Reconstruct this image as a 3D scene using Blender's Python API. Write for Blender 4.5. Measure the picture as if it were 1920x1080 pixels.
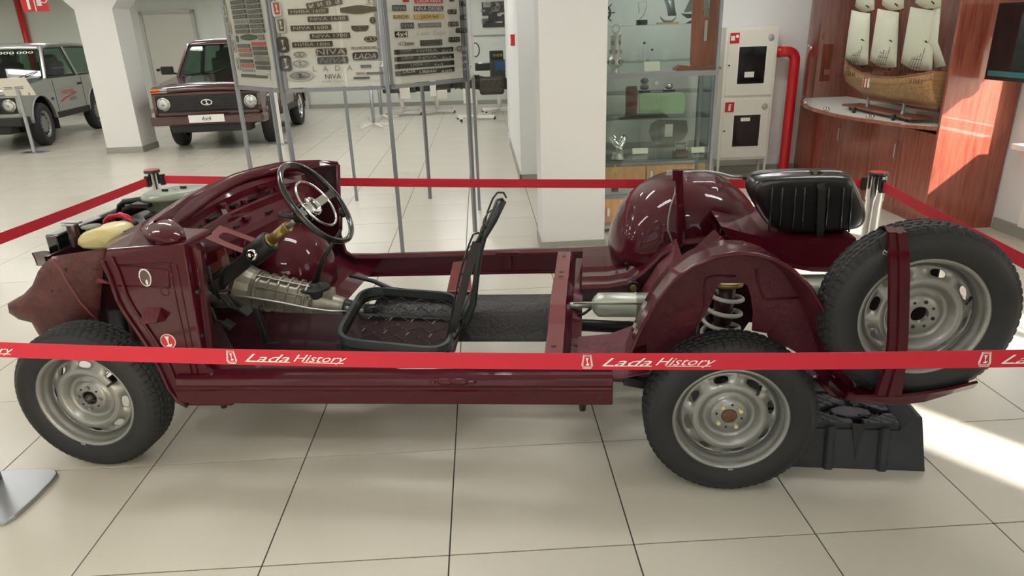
import bpy, bmesh, math, random
from mathutils import Vector, Matrix, Quaternion
random.seed(7)
for o in list(bpy.data.objects): bpy.data.objects.remove(o)
scene = bpy.context.scene
COL = scene.collection
PI = math.pi
# ---------------------------------------------------------------- camera
F, YAW, PITCH, ROLL = 1290.55, .034713, .359614, -.033961
CAM = Vector((2.281758, -3.975239, 2.635321)) * .66
_r0 = Vector((math.cos(YAW), -math.sin(YAW), 0))
FW = Vector((math.sin(YAW)*math.cos(PITCH), math.cos(YAW)*math.cos(PITCH), -math.sin(PITCH)))
_u0 = _r0.cross(FW)
RT = _r0*math.cos(ROLL) + _u0*math.sin(ROLL)
UP = -_r0*math.sin(ROLL) + _u0*math.cos(ROLL)
cd = bpy.data.cameras.new('camera'); cam = bpy.data.objects.new('camera', cd); COL.objects.link(cam)
cd.sensor_width = 36; cd.lens = 36*F/1920; cd.clip_start = .05; cd.clip_end = 200
cam.matrix_world = Matrix(((RT.x, UP.x, -FW.x, CAM.x), (RT.y, UP.y, -FW.y, CAM.y), (RT.z, UP.z, -FW.z, CAM.z), (0, 0, 0, 1)))
scene.camera = cam
# ---------------------------------------------------------------- world, sun, exposure
w = bpy.data.worlds.new('world'); scene.world = w; w.use_nodes = True
nt = w.node_tree; bg = nt.nodes['Background']
sky = nt.nodes.new('ShaderNodeTexSky'); sky.sky_type = 'NISHITA'; sky.sun_disc = False
sky.sun_elevation = math.radians(27); sky.sun_rotation = math.radians(144); sky.air_density = 1.2; sky.dust_density = 2.5
nt.links.new(sky.outputs[0], bg.inputs[0]); bg.inputs[1].default_value = .32
sd = bpy.data.lights.new('sun', 'SUN'); sun = bpy.data.objects.new('sun', sd); COL.objects.link(sun)
sd.energy = 15; sd.angle = math.radians(1.0); sd.color = (1, .95, .88)
SUN_EL = math.radians(27); _d = Vector((-.58*math.cos(SUN_EL), .81*math.cos(SUN_EL), -math.sin(SUN_EL)))
sun.rotation_euler = _d.to_track_quat('-Z', 'Y').to_euler(); sun.location = (8, -8, 6)
vs = scene.view_settings
scene.display_settings.display_device = 'sRGB'
vs.view_transform = 'Standard'; vs.look = 'None'; vs.gamma = 1; vs.use_curve_mapping = False; vs.exposure = 0.0
# ---------------------------------------------------------------- photo pixel -> place
def ray(px, py): return FW + RT*((px-960)/F) + UP*((540-py)/F)
def gz(px, py, z=0.):
    d = ray(px, py); return CAM + d*((z-CAM.z)/d.z)
def gy(px, py, y):
    d = ray(px, py); return CAM + d*((y-CAM.y)/d.y)
def gx(px, py, x):
    d = ray(px, py); return CAM + d*((x-CAM.x)/d.x)
def gpl(px, py, o, n):
    d = ray(px, py); return CAM + d*((o-CAM).dot(n)/d.dot(n))
def proj(p):
    d = Vector(p)-CAM; z = d.dot(FW)
    return (960+F*d.dot(RT)/z, 540-F*d.dot(UP)/z, z)
# car frame: u to the rear, v to the far side, w up
CA = math.radians(-8.85); CO = Vector((-.221, -.009, 0))
CU = Vector((math.cos(CA), math.sin(CA), 0)); CV = Vector((-math.sin(CA), math.cos(CA), 0))
def car(p): d = p-CO; return Vector((d.dot(CU), d.dot(CV), p.z))
def cv(px, py, v):
    d = ray(px, py); return car(CAM + d*((v-(CAM-CO).dot(CV))/d.dot(CV)))
def cw(px, py, z): return car(gz(px, py, z))
def cu(px, py, u):
    d = ray(px, py); return car(CAM + d*((u-(CAM-CO).dot(CU))/d.dot(CU)))
# ---------------------------------------------------------------- materials
def lin(c):
    return tuple((x/255/12.92 if x/255 <= .04045 else ((x/255+.055)/1.055)**2.4) for x in c)
MATS = {}
def mat(name, rgb, rough=.5, metal=0., coat=0., bump=0., bscale=40., var=0., vscale=6., spec=.5, emit=None, trans=0., alpha=1., detail=4., aniso=None):
    m = bpy.data.materials.new(name); m.use_nodes = True; t = m.node_tree; b = t.nodes['Principled BSDF']
    c = lin(rgb)+(1,)
    b.inputs['Base Color'].default_value = c; b.inputs['Roughness'].default_value = rough; b.inputs['Metallic'].default_value = metal
    b.inputs['Coat Weight'].default_value = coat; b.inputs['Coat Roughness'].default_value = .04
    b.inputs['Specular IOR Level'].default_value = spec
    b.inputs['Transmission Weight'].default_value = trans; b.inputs['Alpha'].default_value = alpha
    if emit:
        b.inputs['Emission Color'].default_value = lin(emit[0])+(1,); b.inputs['Emission Strength'].default_value = emit[1]
    if var or bump:
        tc = t.nodes.new('ShaderNodeTexCoord'); mp = t.nodes.new('ShaderNodeMapping'); t.links.new(tc.outputs['Object'], mp.inputs[0])
        if aniso: mp.inputs['Scale'].default_value = aniso
    if var:
        n = t.nodes.new('ShaderNodeTexNoise'); n.inputs['Scale'].default_value = vscale; n.inputs['Detail'].default_value = detail
        t.links.new(mp.outputs[0], n.inputs['Vector'])
        r = t.nodes.new('ShaderNodeMapRange'); r.inputs[1].default_value = .3; r.inputs[2].default_value = .7
        r.inputs[3].default_value = 1-var; r.inputs[4].default_value = 1+var
        t.links.new(n.outputs[0], r.inputs[0])
        mx = t.nodes.new('ShaderNodeMix'); mx.data_type = 'RGBA'; mx.blend_type = 'MULTIPLY'; mx.inputs[0].default_value = 1
        mx.inputs[6].default_value = c; t.links.new(r.outputs[0], mx.inputs[7]); t.links.new(mx.outputs[2], b.inputs['Base Color'])
    if bump:
        n2 = t.nodes.new('ShaderNodeTexNoise'); n2.inputs['Scale'].default_value = bscale; n2.inputs['Detail'].default_value = 5
        t.links.new(mp.outputs[0], n2.inputs['Vector'])
        bm_ = t.nodes.new('ShaderNodeBump'); bm_.inputs['Strength'].default_value = bump; bm_.inputs['Distance'].default_value = .01
        t.links.new(n2.outputs[0], bm_.inputs['Height']); t.links.new(bm_.outputs[0], b.inputs['Normal'])
    MATS[name] = m; return m
def glass(name, tint=(246, 250, 248), mixv=.025):
    m = bpy.data.materials.new(name); m.use_nodes = True; t = m.node_tree
    for n in list(t.nodes): t.nodes.remove(n)
    o = t.nodes.new('ShaderNodeOutputMaterial'); mx = t.nodes.new('ShaderNodeMixShader'); tr = t.nodes.new('ShaderNodeBsdfTransparent')
    gl = t.nodes.new('ShaderNodeBsdfGlossy'); gl.inputs['Roughness'].default_value = .02
    tr.inputs[0].default_value = lin(tint)+(1,)
    lw = t.nodes.new('ShaderNodeLayerWeight'); pw = t.nodes.new('ShaderNodeMath'); pw.operation = 'POWER'; pw.inputs[1].default_value = 4
    ad = t.nodes.new('ShaderNodeMath'); ad.operation = 'MULTIPLY_ADD'; ad.use_clamp = True; ad.inputs[1].default_value = .6; ad.inputs[2].default_value = mixv
    t.links.new(lw.outputs['Facing'], pw.inputs[0]); t.links.new(pw.outputs[0], ad.inputs[0]); t.links.new(ad.outputs[0], mx.inputs[0])
    t.links.new(tr.outputs[0], mx.inputs[1]); t.links.new(gl.outputs[0], mx.inputs[2]); t.links.new(mx.outputs[0], o.inputs[0])
    MATS[name] = m; return m
def wood(name, c1, c2, rough=.35, scale=(1.2, 14, 14), coat=.2):
    m = bpy.data.materials.new(name); m.use_nodes = True; t = m.node_tree; b = t.nodes['Principled BSDF']
    tc = t.nodes.new('ShaderNodeTexCoord'); mp = t.nodes.new('ShaderNodeMapping'); mp.inputs['Scale'].default_value = scale
    n = t.nodes.new('ShaderNodeTexNoise'); n.inputs['Scale'].default_value = 3; n.inputs['Detail'].default_value = 8; n.inputs['Roughness'].default_value = .65
    cr = t.nodes.new('ShaderNodeValToRGB'); cr.color_ramp.elements[0].position = .35; cr.color_ramp.elements[1].position = .68
    cr.color_ramp.elements[0].color = lin(c1)+(1,); cr.color_ramp.elements[1].color = lin(c2)+(1,)
    t.links.new(tc.outputs['Object'], mp.inputs[0]); t.links.new(mp.outputs[0], n.inputs['Vector']); t.links.new(n.outputs[0], cr.inputs[0])
    t.links.new(cr.outputs[0], b.inputs['Base Color']); b.inputs['Roughness'].default_value = rough; b.inputs['Coat Weight'].default_value = coat
    MATS[name] = m; return m
mat('wall', (227, 227, 224), .75, bump=.05, bscale=90)
mat('wall_far', (206, 210, 200), .8)
mat('ceiling', (232, 232, 226), .85)
mat('grout', (66, 62, 52), .9)
mat('tile', (207, 202, 188), .24, var=.025, vscale=1.3, spec=.4)
mat('pave', (150, 148, 142), .85, var=.08, vscale=.6)
mat('baseb', (150, 149, 140), .5)
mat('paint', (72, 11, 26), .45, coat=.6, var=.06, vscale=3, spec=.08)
mat('apron', (92, 52, 52), .55, coat=.1, spec=.35, bump=.9, bscale=38, var=.22, vscale=12)
mat('primer', (112, 44, 48), .4, coat=.4, spec=.3)
mat('under', (92, 32, 44), .52, coat=.1, spec=.35, bump=.55, bscale=55, var=.18, vscale=14)
mat('tar', (34, 30, 29), .33, bump=.7, bscale=70)
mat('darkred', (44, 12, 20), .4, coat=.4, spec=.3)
mat('rubber', (36, 36, 37), .62, bump=.08, bscale=120)
mat('tread', (30, 30, 31), .7)
mat('rim', (150, 150, 146), .36, metal=.6, coat=.1, var=.05, vscale=8)
mat('blk', (20, 20, 21), .45)
mat('blkgloss', (14, 15, 16), .2, coat=.6)
mat('tank', (19, 20, 22), .3, coat=.35, bump=.03, bscale=30)
mat('ramp', (46, 48, 52), .55, bump=.12, bscale=140)
mat('alu', (150, 147, 136), .45, metal=.75, var=.15, vscale=20, bump=.1, bscale=80)
mat('steel', (175, 178, 182), .35, metal=.8)
mat('frame', (140, 143, 150), .42, metal=.7)
mat('chrome', (225, 225, 225), .06, metal=1.)
mat('rust', (112, 84, 66), .7, metal=.3, var=.3, vscale=60)
mat('brass', (150, 128, 78), .4, metal=.8, var=.12, vscale=30)
mat('muff', (176, 182, 172), .4, metal=.6, var=.08, vscale=10)
mat('spring', (168, 166, 158), .42, coat=.2)
mat('belt', (196, 26, 50), .6)
mat('white', (238, 236, 230), .5)
mat('cream', (214, 204, 150), .35, coat=.2)
mat('airbox', (116, 124, 108), .4, coat=.3)
mat('wirered', (190, 32, 62), .4)
mat('firew', (232, 228, 216), .35, coat=.2)
mat('firered', (198, 22, 34), .35, coat=.3)
mat('dark', (22, 22, 22), .3, coat=.4)
mat('board', (226, 226, 222), .35, coat=.3)
mat('badge', (38, 36, 34), .4)
mat('silverp', (186, 186, 182), .3, metal=.4, coat=.4)
mat('grey', (120, 118, 112), .5)
mat('lgrey', (176, 174, 168), .5)
mat('gold', (206, 176, 96), .4)
mat('carred', (64, 20, 22), .26, coat=.9)
mat('carsilver', (166, 168, 164), .28, metal=.45, coat=.8)
mat('plastic', (30, 30, 31), .55)
mat('seatcloth', (92, 90, 84), .9)
mat('orange', (232, 106, 40), .3, coat=.5)
mat('lamp', (190, 192, 190), .12, metal=.5, coat=.8)
mat('paper', (236, 232, 218), .7)
mat('marble', (92, 70, 64), .2, var=.6, vscale=14, coat=.5)
mat('greenbox', (146, 172, 140), .35, coat=.2)
mat('sail', (232, 226, 206), .85, bump=.25, bscale=14)
mat('rope', (92, 72, 50), .8)
mat('screen', (16, 18, 22), .12, coat=.6)
mat('teal', (60, 110, 112), .2)
mat('bluem', (44, 72, 112), .4)
mat('engine', (74, 70, 64), .4, metal=.6, var=.3, vscale=18)
mat('lightpanel', (255, 255, 255), .5, emit=((252, 252, 254), 27.))
mat('seatframe', (44, 52, 52), .4, coat=.2)
mat('grille', (26, 26, 27), .5)
mat('doorp', (196, 194, 182), .5)
wood('woodred', (130, 62, 48), (164, 92, 72), .26, (10, 10, .8), .6)
wood('woodlight', (196, 150, 104), (214, 172, 126), .45, (10, 10, .8), .1)
wood('woodplaque', (128, 68, 46), (160, 92, 66), .4, (12, 12, 1), .2)
wood('hull', (136, 96, 60), (186, 142, 96), .5, (1, 14, 14), .1)
glass('glass'); glass('carglass', (160, 184, 172), .05); glass('panelglass', (246, 246, 244), .035)
glass('windowglass', (252, 253, 253), .03)
# ---------------------------------------------------------------- mesh builder
def fr(o, z, x=None):
    z = Vector(z).normalized()
    if x is None: x = Vector((1, 0, 0)) if abs(z.x) < .8 else Vector((0, 1, 0))
    x = Vector(x); x = (x - z*x.dot(z)).normalized(); y = z.cross(x)
    return Vector(o), x, y, z
class MB:
    def __init__(s): s.v = []; s.f = []; s.m = []; s.sm = []; s.mats = []; s.cur = 0; s.smooth = False
    def use(s, name):
        if name not in s.mats: s.mats.append(name)
        s.cur = s.mats.index(name); return s
    def face(s, idx):
        s.f.append(tuple(idx)); s.m.append(s.cur); s.sm.append(s.smooth)
    def add(s, vs, fs, smooth=False):
        b = len(s.v); s.v += [tuple(p) for p in vs]; s.smooth = smooth
        for f in fs: s.face([b+i for i in f])
        s.smooth = False; return s
    def box(s, c, d, ax=None):
        c = Vector(c); X, Y, Z = ax if ax else (Vector((1, 0, 0)), Vector((0, 1, 0)), Vector((0, 0, 1)))
        vs = [c+X*(d[0]/2*i)+Y*(d[1]/2*j)+Z*(d[2]/2*k) for i in (-1, 1) for j in (-1, 1) for k in (-1, 1)]
        return s.add(vs, [(0, 1, 3, 2), (4, 6, 7, 5), (0, 4, 5, 1), (2, 3, 7, 6), (0, 2, 6, 4), (1, 5, 7, 3)])
    def bx(s, x0, x1, y0, y1, z0, z1): return s.box(((x0+x1)/2, (y0+y1)/2, (z0+z1)/2), (abs(x1-x0), abs(y1-y0), abs(z1-z0)))
    def bar(s, a, b, wd, ht, up=(0, 0, 1)):
        a, b = Vector(a), Vector(b); X = (b-a); L = X.length; X.normalize(); Y = Vector(up).cross(X).normalized(); Z = X.cross(Y)
        return s.box((a+b)/2, (L, wd, ht), (X, Y, Z))
    def cyl(s, a, b, r0, r1=None, n=16, caps=True, smooth=True):
        a, b = Vector(a), Vector(b); r1 = r0 if r1 is None else r1
        o, x, y, z = fr(a, b-a); vs = []
        for p, r in ((a, r0), (b, r1)):
            for i in range(n):
                t = 2*PI*i/n; vs.append(p+x*(r*math.cos(t))+y*(r*math.sin(t)))
        s.add(vs, [(i, (i+1) % n, n+(i+1) % n, n+i) for i in range(n)], smooth)
        if caps:
            k = len(s.v)-2*n; s.face([k+i for i in range(n)][::-1]); s.face([k+n+i for i in range(n)])
        return s
    def lathe(s, prof, o, axis, n=32, x=None, smooth=True, a0=0., a1=2*PI, cap=False):
        o, X, Y, Z = fr(o, axis, x); vs = []; full = abs(a1-a0-2*PI) < 1e-6; m = n if full else n+1
        for h, r in prof:
            for i in range(m):
                t = a0+(a1-a0)*i/n; vs.append(o+Z*h+X*(r*math.cos(t))+Y*(r*math.sin(t)))
        fs = []
        for j in range(len(prof)-1):
            for i in range(n):
                i2 = (i+1) % m; fs.append((j*m+i, j*m+i2, (j+1)*m+i2, (j+1)*m+i))
        s.add(vs, fs, smooth)
        if cap:
            k = len(s.v)-m*len(prof); s.face([k+i for i in range(m)][::-1]); s.face([k+m*(len(prof)-1)+i for i in range(m)])
        return s
    def tube(s, pts, r, n=8, closed=False, caps=True, flat=None, up=None):
        pts = [Vector(p) for p in pts]; N = len(pts); vs = []; prev = None
        for i, p in enumerate(pts):
            if closed: d = pts[(i+1) % N]-pts[i-1]
            else: d = pts[min(i+1, N-1)]-pts[max(i-1, 0)]
            d.normalize()
            if up is not None: x = Vector(up)-d*Vector(up).dot(d); x.normalize()
            elif prev is None: x = fr(p, d)[1]
            else: x = (prev-d*prev.dot(d)).normalized()
            prev = x; y = d.cross(x)
            rr = r[i] if isinstance(r, (list, tuple)) else r
            ra, rb = (rr, rr) if flat is None else flat
            for k in range(n):
                t = 2*PI*(k+(.5 if n == 4 else 0))/n; q = 1.414 if n == 4 else 1
                vs.append(p+x*(ra*q*math.cos(t))+y*(rb*q*math.sin(t)))
        fs = []
        for i in range(N if closed else N-1):
            j = (i+1) % N
            for k in range(n): fs.append((i*n+k, i*n+(k+1) % n, j*n+(k+1) % n, j*n+k))
        if not closed and caps: fs += [tuple(range(n))[::-1], tuple((N-1)*n+k for k in range(n))]
        return s.add(vs, fs, n > 4)
    def prism(s, poly, depth):
        """poly: list of 3D points (planar outline); depth: Vector"""
        poly = [Vector(p) for p in poly]; D = Vector(depth); n = len(poly)
        nn = Vector((0, 0, 0))
        for i in range(n): nn += poly[i].cross(poly[(i+1) % n])
        if nn.dot(D) > 0: poly = poly[::-1]
        return s.add(poly+[p+D for p in poly], [tuple(range(n)), tuple(n+i for i in range(n))[::-1]]+[(i, n+i, n+(i+1) % n, (i+1) % n) for i in range(n)])
    def loft(s, rows, smooth=True, closed=False):
        m = len(rows[0]); vs = [p for r in rows for p in r]; fs = []
        for j in range(len(rows)-1):
            for i in range(m if closed else m-1):
                i2 = (i+1) % m; fs.append((j*m+i, j*m+i2, (j+1)*m+i2, (j+1)*m+i))
        return s.add(vs, fs, smooth)
    def sphere(s, c, r, n=12, sc=(1, 1, 1)):
        c = Vector(c); rows = []
        for j in range(n//2+1):
            t = PI*j/(n//2); rows.append([c+Vector((sc[0]*r*math.sin(t)*math.cos(2*PI*i/n), sc[1]*r*math.sin(t)*math.sin(2*PI*i/n), sc[2]*r*math.cos(t))) for i in range(n)])
        return s.loft(rows[::-1], True, True)
    def build(s, name, mt=None, parent=None, solid=0., bevel=0., sub=0, offset=0., loc=None, flip=False):
        me = bpy.data.meshes.new(name); me.from_pydata(s.v, [], s.f)
        names = s.mats if s.mats else [mt]
        for q in names: me.materials.append(MATS[q])
        if s.mats: me.polygons.foreach_set('material_index', s.m)
        me.polygons.foreach_set('use_smooth', s.sm)
        me.update()
        bm = bmesh.new(); bm.from_mesh(me)
        bmesh.ops.remove_doubles(bm, verts=bm.verts, dist=1e-6)
        bmesh.ops.recalc_face_normals(bm, faces=bm.faces)
        bm.to_mesh(me); bm.free()
        o = bpy.data.objects.new(name, me); COL.objects.link(o)
        if parent: o.parent = parent
        if loc is not None: o.location = loc
        if solid:
            q = o.modifiers.new('solid', 'SOLIDIFY'); q.thickness = solid; q.offset = offset
        if bevel:
            q = o.modifiers.new('bevel', 'BEVEL'); q.width = bevel; q.segments = 2; q.limit_method = 'ANGLE'; q.angle_limit = .6
        if sub:
            q = o.modifiers.new('sub', 'SUBSURF'); q.levels = sub; q.render_levels = sub
        return o
def mb(m=None):
    b = MB()
    if m: b.use(m)
    return b
def tag(o, label, cat, group=None):
    o['label'] = label; o['category'] = cat
    if group: o['group'] = group
    return o
def struct(o): o['kind'] = 'structure'; return o
def empty(name, loc=(0, 0, 0), rz=0., label=None, cat=None, group=None, parent=None):
    o = bpy.data.objects.new(name, None); COL.objects.link(o); o.location = loc; o.rotation_euler = (0, 0, rz); o.empty_display_size = .1
    if label: tag(o, label, cat, group)
    if parent: o.parent = parent
    return o
def copy_tree(o, parent=None):
    c = o.copy(); COL.objects.link(c); c.parent = parent
    for ch in list(o.children): copy_tree(ch, c)
    return c
def relabel(o, **k):
    for a, b in k.items(): o[a] = b
    return o
ez = Vector((0, 0, 1)); ex_ = Vector((1, 0, 0)); V3 = Vector
# text outlines, normalised to a unit box
TXT = {}
def textmesh(s, shear=0.):
    k = (s, shear)
    if k in TXT: return TXT[k]
    cu_ = bpy.data.curves.new('txt', 'FONT'); cu_.body = s; cu_.shear = shear; cu_.resolution_u = 2
    o = bpy.data.objects.new('txt', cu_); COL.objects.link(o)
    dg = bpy.context.evaluated_depsgraph_get(); dg.update()
    me = bpy.data.meshes.new_from_object(o.evaluated_get(dg))
    vs = [v.co.copy() for v in me.vertices]; fs = [tuple(p.vertices) for p in me.polygons]
    bpy.data.objects.remove(o); bpy.data.curves.remove(cu_); bpy.data.meshes.remove(me)
    if not vs: vs = [Vector((0, 0, 0))]
    x0 = min(v.x for v in vs); x1 = max(v.x for v in vs); y0 = min(v.y for v in vs); y1 = max(v.y for v in vs)
    vs = [((v.x-x0)/max(1e-6, x1-x0)-.5, (v.y-y0)/max(1e-6, y1-y0)-.5) for v in vs]
    TXT[k] = (vs, fs); return TXT[k]
def text(B, s, o, ex, ey, w_, h_, shear=0.):
    vs, fs = textmesh(s, shear); o = Vector(o)
    B.add([o+ex*(a*w_)+ey*(b*h_) for a, b in vs], fs); return B
def rrect(o, ex, ey, w_, h_, r, n=4):
    pts = []
    for sx, sy, a in ((1, 1, 0), (-1, 1, PI/2), (-1, -1, PI), (1, -1, 1.5*PI)):
        for i in range(n+1):
            t = a+PI/2*i/n; pts.append(o+ex*(sx*(w_/2-r)+r*math.cos(t))+ey*(sy*(h_/2-r)+r*math.sin(t)))
    return pts
def ell(o, ex, ey, a, b, n=24): return [o+ex*(a*math.cos(2*PI*i/n))+ey*(b*math.sin(2*PI*i/n)) for i in range(n)]
def holed(B, mapf, hx=.6, hy=.5, k=24, pw=4.):
    """panel over the unit square [-1,1]^2 with a rounded hole; mapf(a,b)->point"""
    vs = []
    for i in range(k):
        t = 2*PI*i/k; c, s_ = math.cos(t), math.sin(t); m = max(abs(c), abs(s_))
        e = (abs(c)**pw+abs(s_)**pw)**(-1/pw)
        vs.append(mapf(c/m, s_/m)); vs.append(mapf(c*e*hx, s_*e*hy))
    B.add(vs, [(2*i, 2*((i+1) % k), 2*((i+1) % k)+1, 2*i+1) for i in range(k)])
    return B
SHIP = [(-.34, .5), (.3, .5), (.16, .3), (.1, .02), (.12, -.2), (.2, -.3), (.42, -.2), (.48, -.3), (.32, -.5), (-.22, -.5), (-.34, -.4), (-.1, -.36), (-.02, -.24), (-.06, .0), (-.18, .32)]
def shiplogo(B, o, ex, ey, w_, h_): return B.add([Vector(o)+ex*(a*w_)+ey*(b*h_) for a, b in SHIP], [tuple(range(len(SHIP)))])
# ================================================================ THE ROOM
T = .66
XL, XR, YF, YB, ZC = -13.0, 5.87, -5.2, 16.2, 3.05
fl = struct(mb('grout').bx(XL-.2, XR+.2, YF-.2, YB+.4, -.12, -.0035).build('floor'))
tb = mb('tile').bx(-T/2+.0026, T/2-.0026, -T/2+.0026, T/2-.0026, -.012, 0)
t0 = tb.build('tile', parent=fl, bevel=.0012); tme = t0.data
cells = []
for i in range(-20, 9):
    for j in range(-8, 25):
        c = Vector((i*T+T/2, j*T+T/2, 0))
        ps = [proj(c+Vector((a*T/2, b*T/2, 0))) for a in (-1, 1) for b in (-1, 1)]
        vis = any(p[2] > .2 and -30 < p[0] < 1950 and 150 < p[1] < 1110 for p in ps)
        cells.append((0 if vis else 1, (c-CAM).length, c))
cells.sort(key=lambda q: (q[0], q[1]))
rest = mb('tile')
for k, (_, _, c) in enumerate(cells):
    if c.x > XR+.3 or c.x < XL-.3: continue
    if k == 0: t0.location = c
    elif k < 296:
        o = bpy.data.objects.new('tile', tme); COL.objects.link(o); o.parent = fl; o.location = c
        for md in t0.modifiers:
            q = o.modifiers.new('bevel', 'BEVEL'); q.width = .0012; q.segments = 2
    else: rest.bx(c.x-T/2+.0026, c.x+T/2-.0026, c.y-T/2+.0026, c.y+T/2-.0026, -.012, 0)
ro = rest.build('far_tiles', parent=fl); ro['kind'] = 'stuff'
# back wall (very slightly skewed), with a door and a dark glazed door
BW0, BW1 = Vector((XL, 16.75, 0)), Vector((2.6, 15.1, 0)); bwd = (BW1-BW0).normalized(); bwn = Vector((bwd.y, -bwd.x, 0))
def bwp(px, py, off=0.): return gpl(px, py, BW0+bwn*off, bwn)
wb = mb('wall_far'); wb.prism([BW0, BW1, BW1-bwn*.2, BW0-bwn*.2], (0, 0, ZC)); struct(wb.build('wall_back'))
struct(mb('baseb').prism([BW0+bwn*.001, BW1+bwn*.001, BW1+bwn*.02, BW0+bwn*.02], (0, 0, .1)).build('baseboard_back'))
# grey door behind the dark red car
a, b = bwp(268, 30, .02), bwp(358, 26, .02)
d3 = struct(mb('doorp').prism([Vector((a.x, a.y, 0)), Vector((b.x, b.y, 0)), Vector((b.x, b.y, 2.36)), Vector((a.x, a.y, 2.36))], bwn*.03).build('door_1'))
for q0, q1, z0, z1 in ((a-bwd*.08, a, 0, 2.44), (b, b+bwd*.08, 0, 2.44), (a-bwd*.08, b+bwd*.08, 2.36, 2.44)):
    mb('lgrey').prism([Vector((q0.x, q0.y, z0)), Vector((q1.x, q1.y, z0)), Vector((q1.x, q1.y, z1)), Vector((q0.x, q0.y, z1))], bwn*.06).build('door_frame', parent=d3)
h = bwp(299, 131, .07); hb = mb('dark'); hb.cyl(h, h+bwn*.06, .03).sphere(h+bwn*.08, .035); hb.build('door_handle', parent=d3)
# glazed dark door
a, b = bwp(556, 205, .02), bwp(575, 205, .02); a = b-bwd*.9
d4 = struct(mb('dark').prism([Vector((a.x, a.y, .06)), Vector((b.x, b.y, .06)), Vector((b.x, b.y, 2.1)), Vector((a.x, a.y, 2.1))], bwn*.03).build('door_2'))
for q0, q1, z0, z1 in ((a-bwd*.08, a, 0, 2.16), (b, b+bwd*.09, 0, 2.16), (a, b, 2.1, 2.16)):
    mb('lgrey').prism([Vector((q0.x, q0.y, z0)), Vector((q1.x, q1.y, z0)), Vector((q1.x, q1.y, z1)), Vector((q0.x, q0.y, z1))], bwn*.06).build('door_frame', parent=d4)
# left wall, front wall behind the photographer
struct(mb('wall_far').bx(XL-.2, XL, YF, 17, 0, ZC).build('wall_left'))
def winwall(name, axis, pos, rng, wins, z0, z1, thick=.25):
    """wall along an axis with window openings; wins: list of (a,b)"""
    B = mb('wall'); lo, hi = rng; cur = lo
    def blk(a, b, c, d):
        if b-a < 1e-4: return
        if axis == 'x': B.bx(pos, pos+thick, a, b, c, d)
        else: B.bx(a, b, pos-thick, pos, c, d)
    for a, b in wins: blk(cur, a, 0, ZC); blk(a, b, 0, z0); blk(a, b, z1, ZC); cur = b
    blk(cur, hi, 0, ZC)
    return struct(B.build(name))
def window(name, axis, pos, a, b, z0, z1):
    B = mb('white'); t = .06
    P = (lambda s, z: (pos+.12, s, z)) if axis == 'x' else (lambda s, z: (s, pos-.12, z))
    def bb(s0, s1, c, d):
        if axis == 'x': B.bx(pos+.08, pos+.15, s0, s1, c, d)
        else: B.bx(s0, s1, pos-.15, pos-.08, c, d)
    bb(a, a+t, z0, z1); bb(b-t, b, z0, z1); bb(a, b, z0, z0+t); bb(a, b, z1-t, z1); 
    if b-a > 1: bb((a+b)/2-.03, (a+b)/2+.03, z0, z1); bb(a, b, z0+(z1-z0)*.7-.02, z0+(z1-z0)*.7+.02)
    f = struct(B.build(name))
    g = mb('windowglass')
    if axis == 'x': g.bx(pos+.112, pos+.116, a, b, z0, z1)
    else: g.bx(a, b, pos-.116, pos-.112, z0, z1)
    g.build('pane', parent=f)
    s = mb('white')
    if axis == 'x': s.bx(pos-.12, pos+.1, a-.05, b+.05, z0-.04, z0)
    else: s.bx(a-.05, b+.05, pos-.1, pos+.12, z0-.04, z0)
    s.build('window_sill', parent=f)
RW = [(-4.05, -3.16), (-1.9, -.4), (.9, 2.72)]
winwall('wall_right', 'x', XR, (YF, 5.9), RW, .75, 2.6)
for i, (a, b) in enumerate(RW): window('window_%d' % (i+1), 'x', XR, a, b, .75, 2.6)
bl0 = mb('white'); bl0.bx(XR+.03, XR+.036, .92, 2.70, 1.56, 2.56); bl0.cyl((XR+.035, .92, 2.57), (XR+.035, 2.70, 2.57), .022, n=12); bl0.bx(XR+.026, XR+.04, .92, 2.70, 1.545, 1.56); struct(bl0.build('added_blind'))  # unseen roller blind, added to cut off the sun patch on the end panel
FWN = [(-11, -8.2), (-7.2, -4.4), (-3.4, -.6), (.6, 3.4)]
winwall('wall_front', 'y', YF, (XL, XR), FWN, .5, 2.7)
for i, (a, b) in enumerate(FWN): window('window_%d' % (i+4), 'y', YF, a, b, .5, 2.7)
struct(mb('baseb').bx(XR-.02, XR, YF, 2.92, 0, .1).build('baseboard_right'))
# white panelled pilaster on the right wall beside the wooden cabinet
pl = mb('white'); pl.bx(5.83, XR, 1.2, 2.62, .1, .68); pl.bx(5.82, 5.835, 1.26, 2.56, .18, .62)
struct(pl.build('trim_1', bevel=.004))
# niche back wall and the corridor partition
struct(mb('wall').bx(1.95, XR, 5.66, 5.86, 0, ZC).build('wall_niche'))
struct(mb('baseb').bx(2.0, XR, 5.64, 5.66, 0, .09).build('baseboard_niche'))
struct(mb('wall').bx(1.95, 2.9, 5.58, 8.6, 0, ZC).build('wall_corridor'))
struct(mb('baseb').bx(1.935, 1.95, 5.565, 8.6, 0, .1).build('baseboard_corridor'))
struct(mb('baseb').bx(1.935, 2.4, 5.565, 5.58, 0, .1).build('baseboard_pier'))
struct(mb('wall_far').bx(2.7, 2.9, 8.6, 15.4, 0, ZC).build('wall_hall'))
struct(mb('white').bx(1.93, 1.99, 8.62, 8.74, 0, 2.6).build('trim_2'))
# middle pier
pr = struct(mb('wall').bx(1.955, 2.47, 2.8, 3.2, 0, ZC).build('pillar_centre', bevel=.004))
mb('baseb').bx(1.945, 2.48, 2.79, 3.21, 0, .09).build('skirting', parent=pr)
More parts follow.
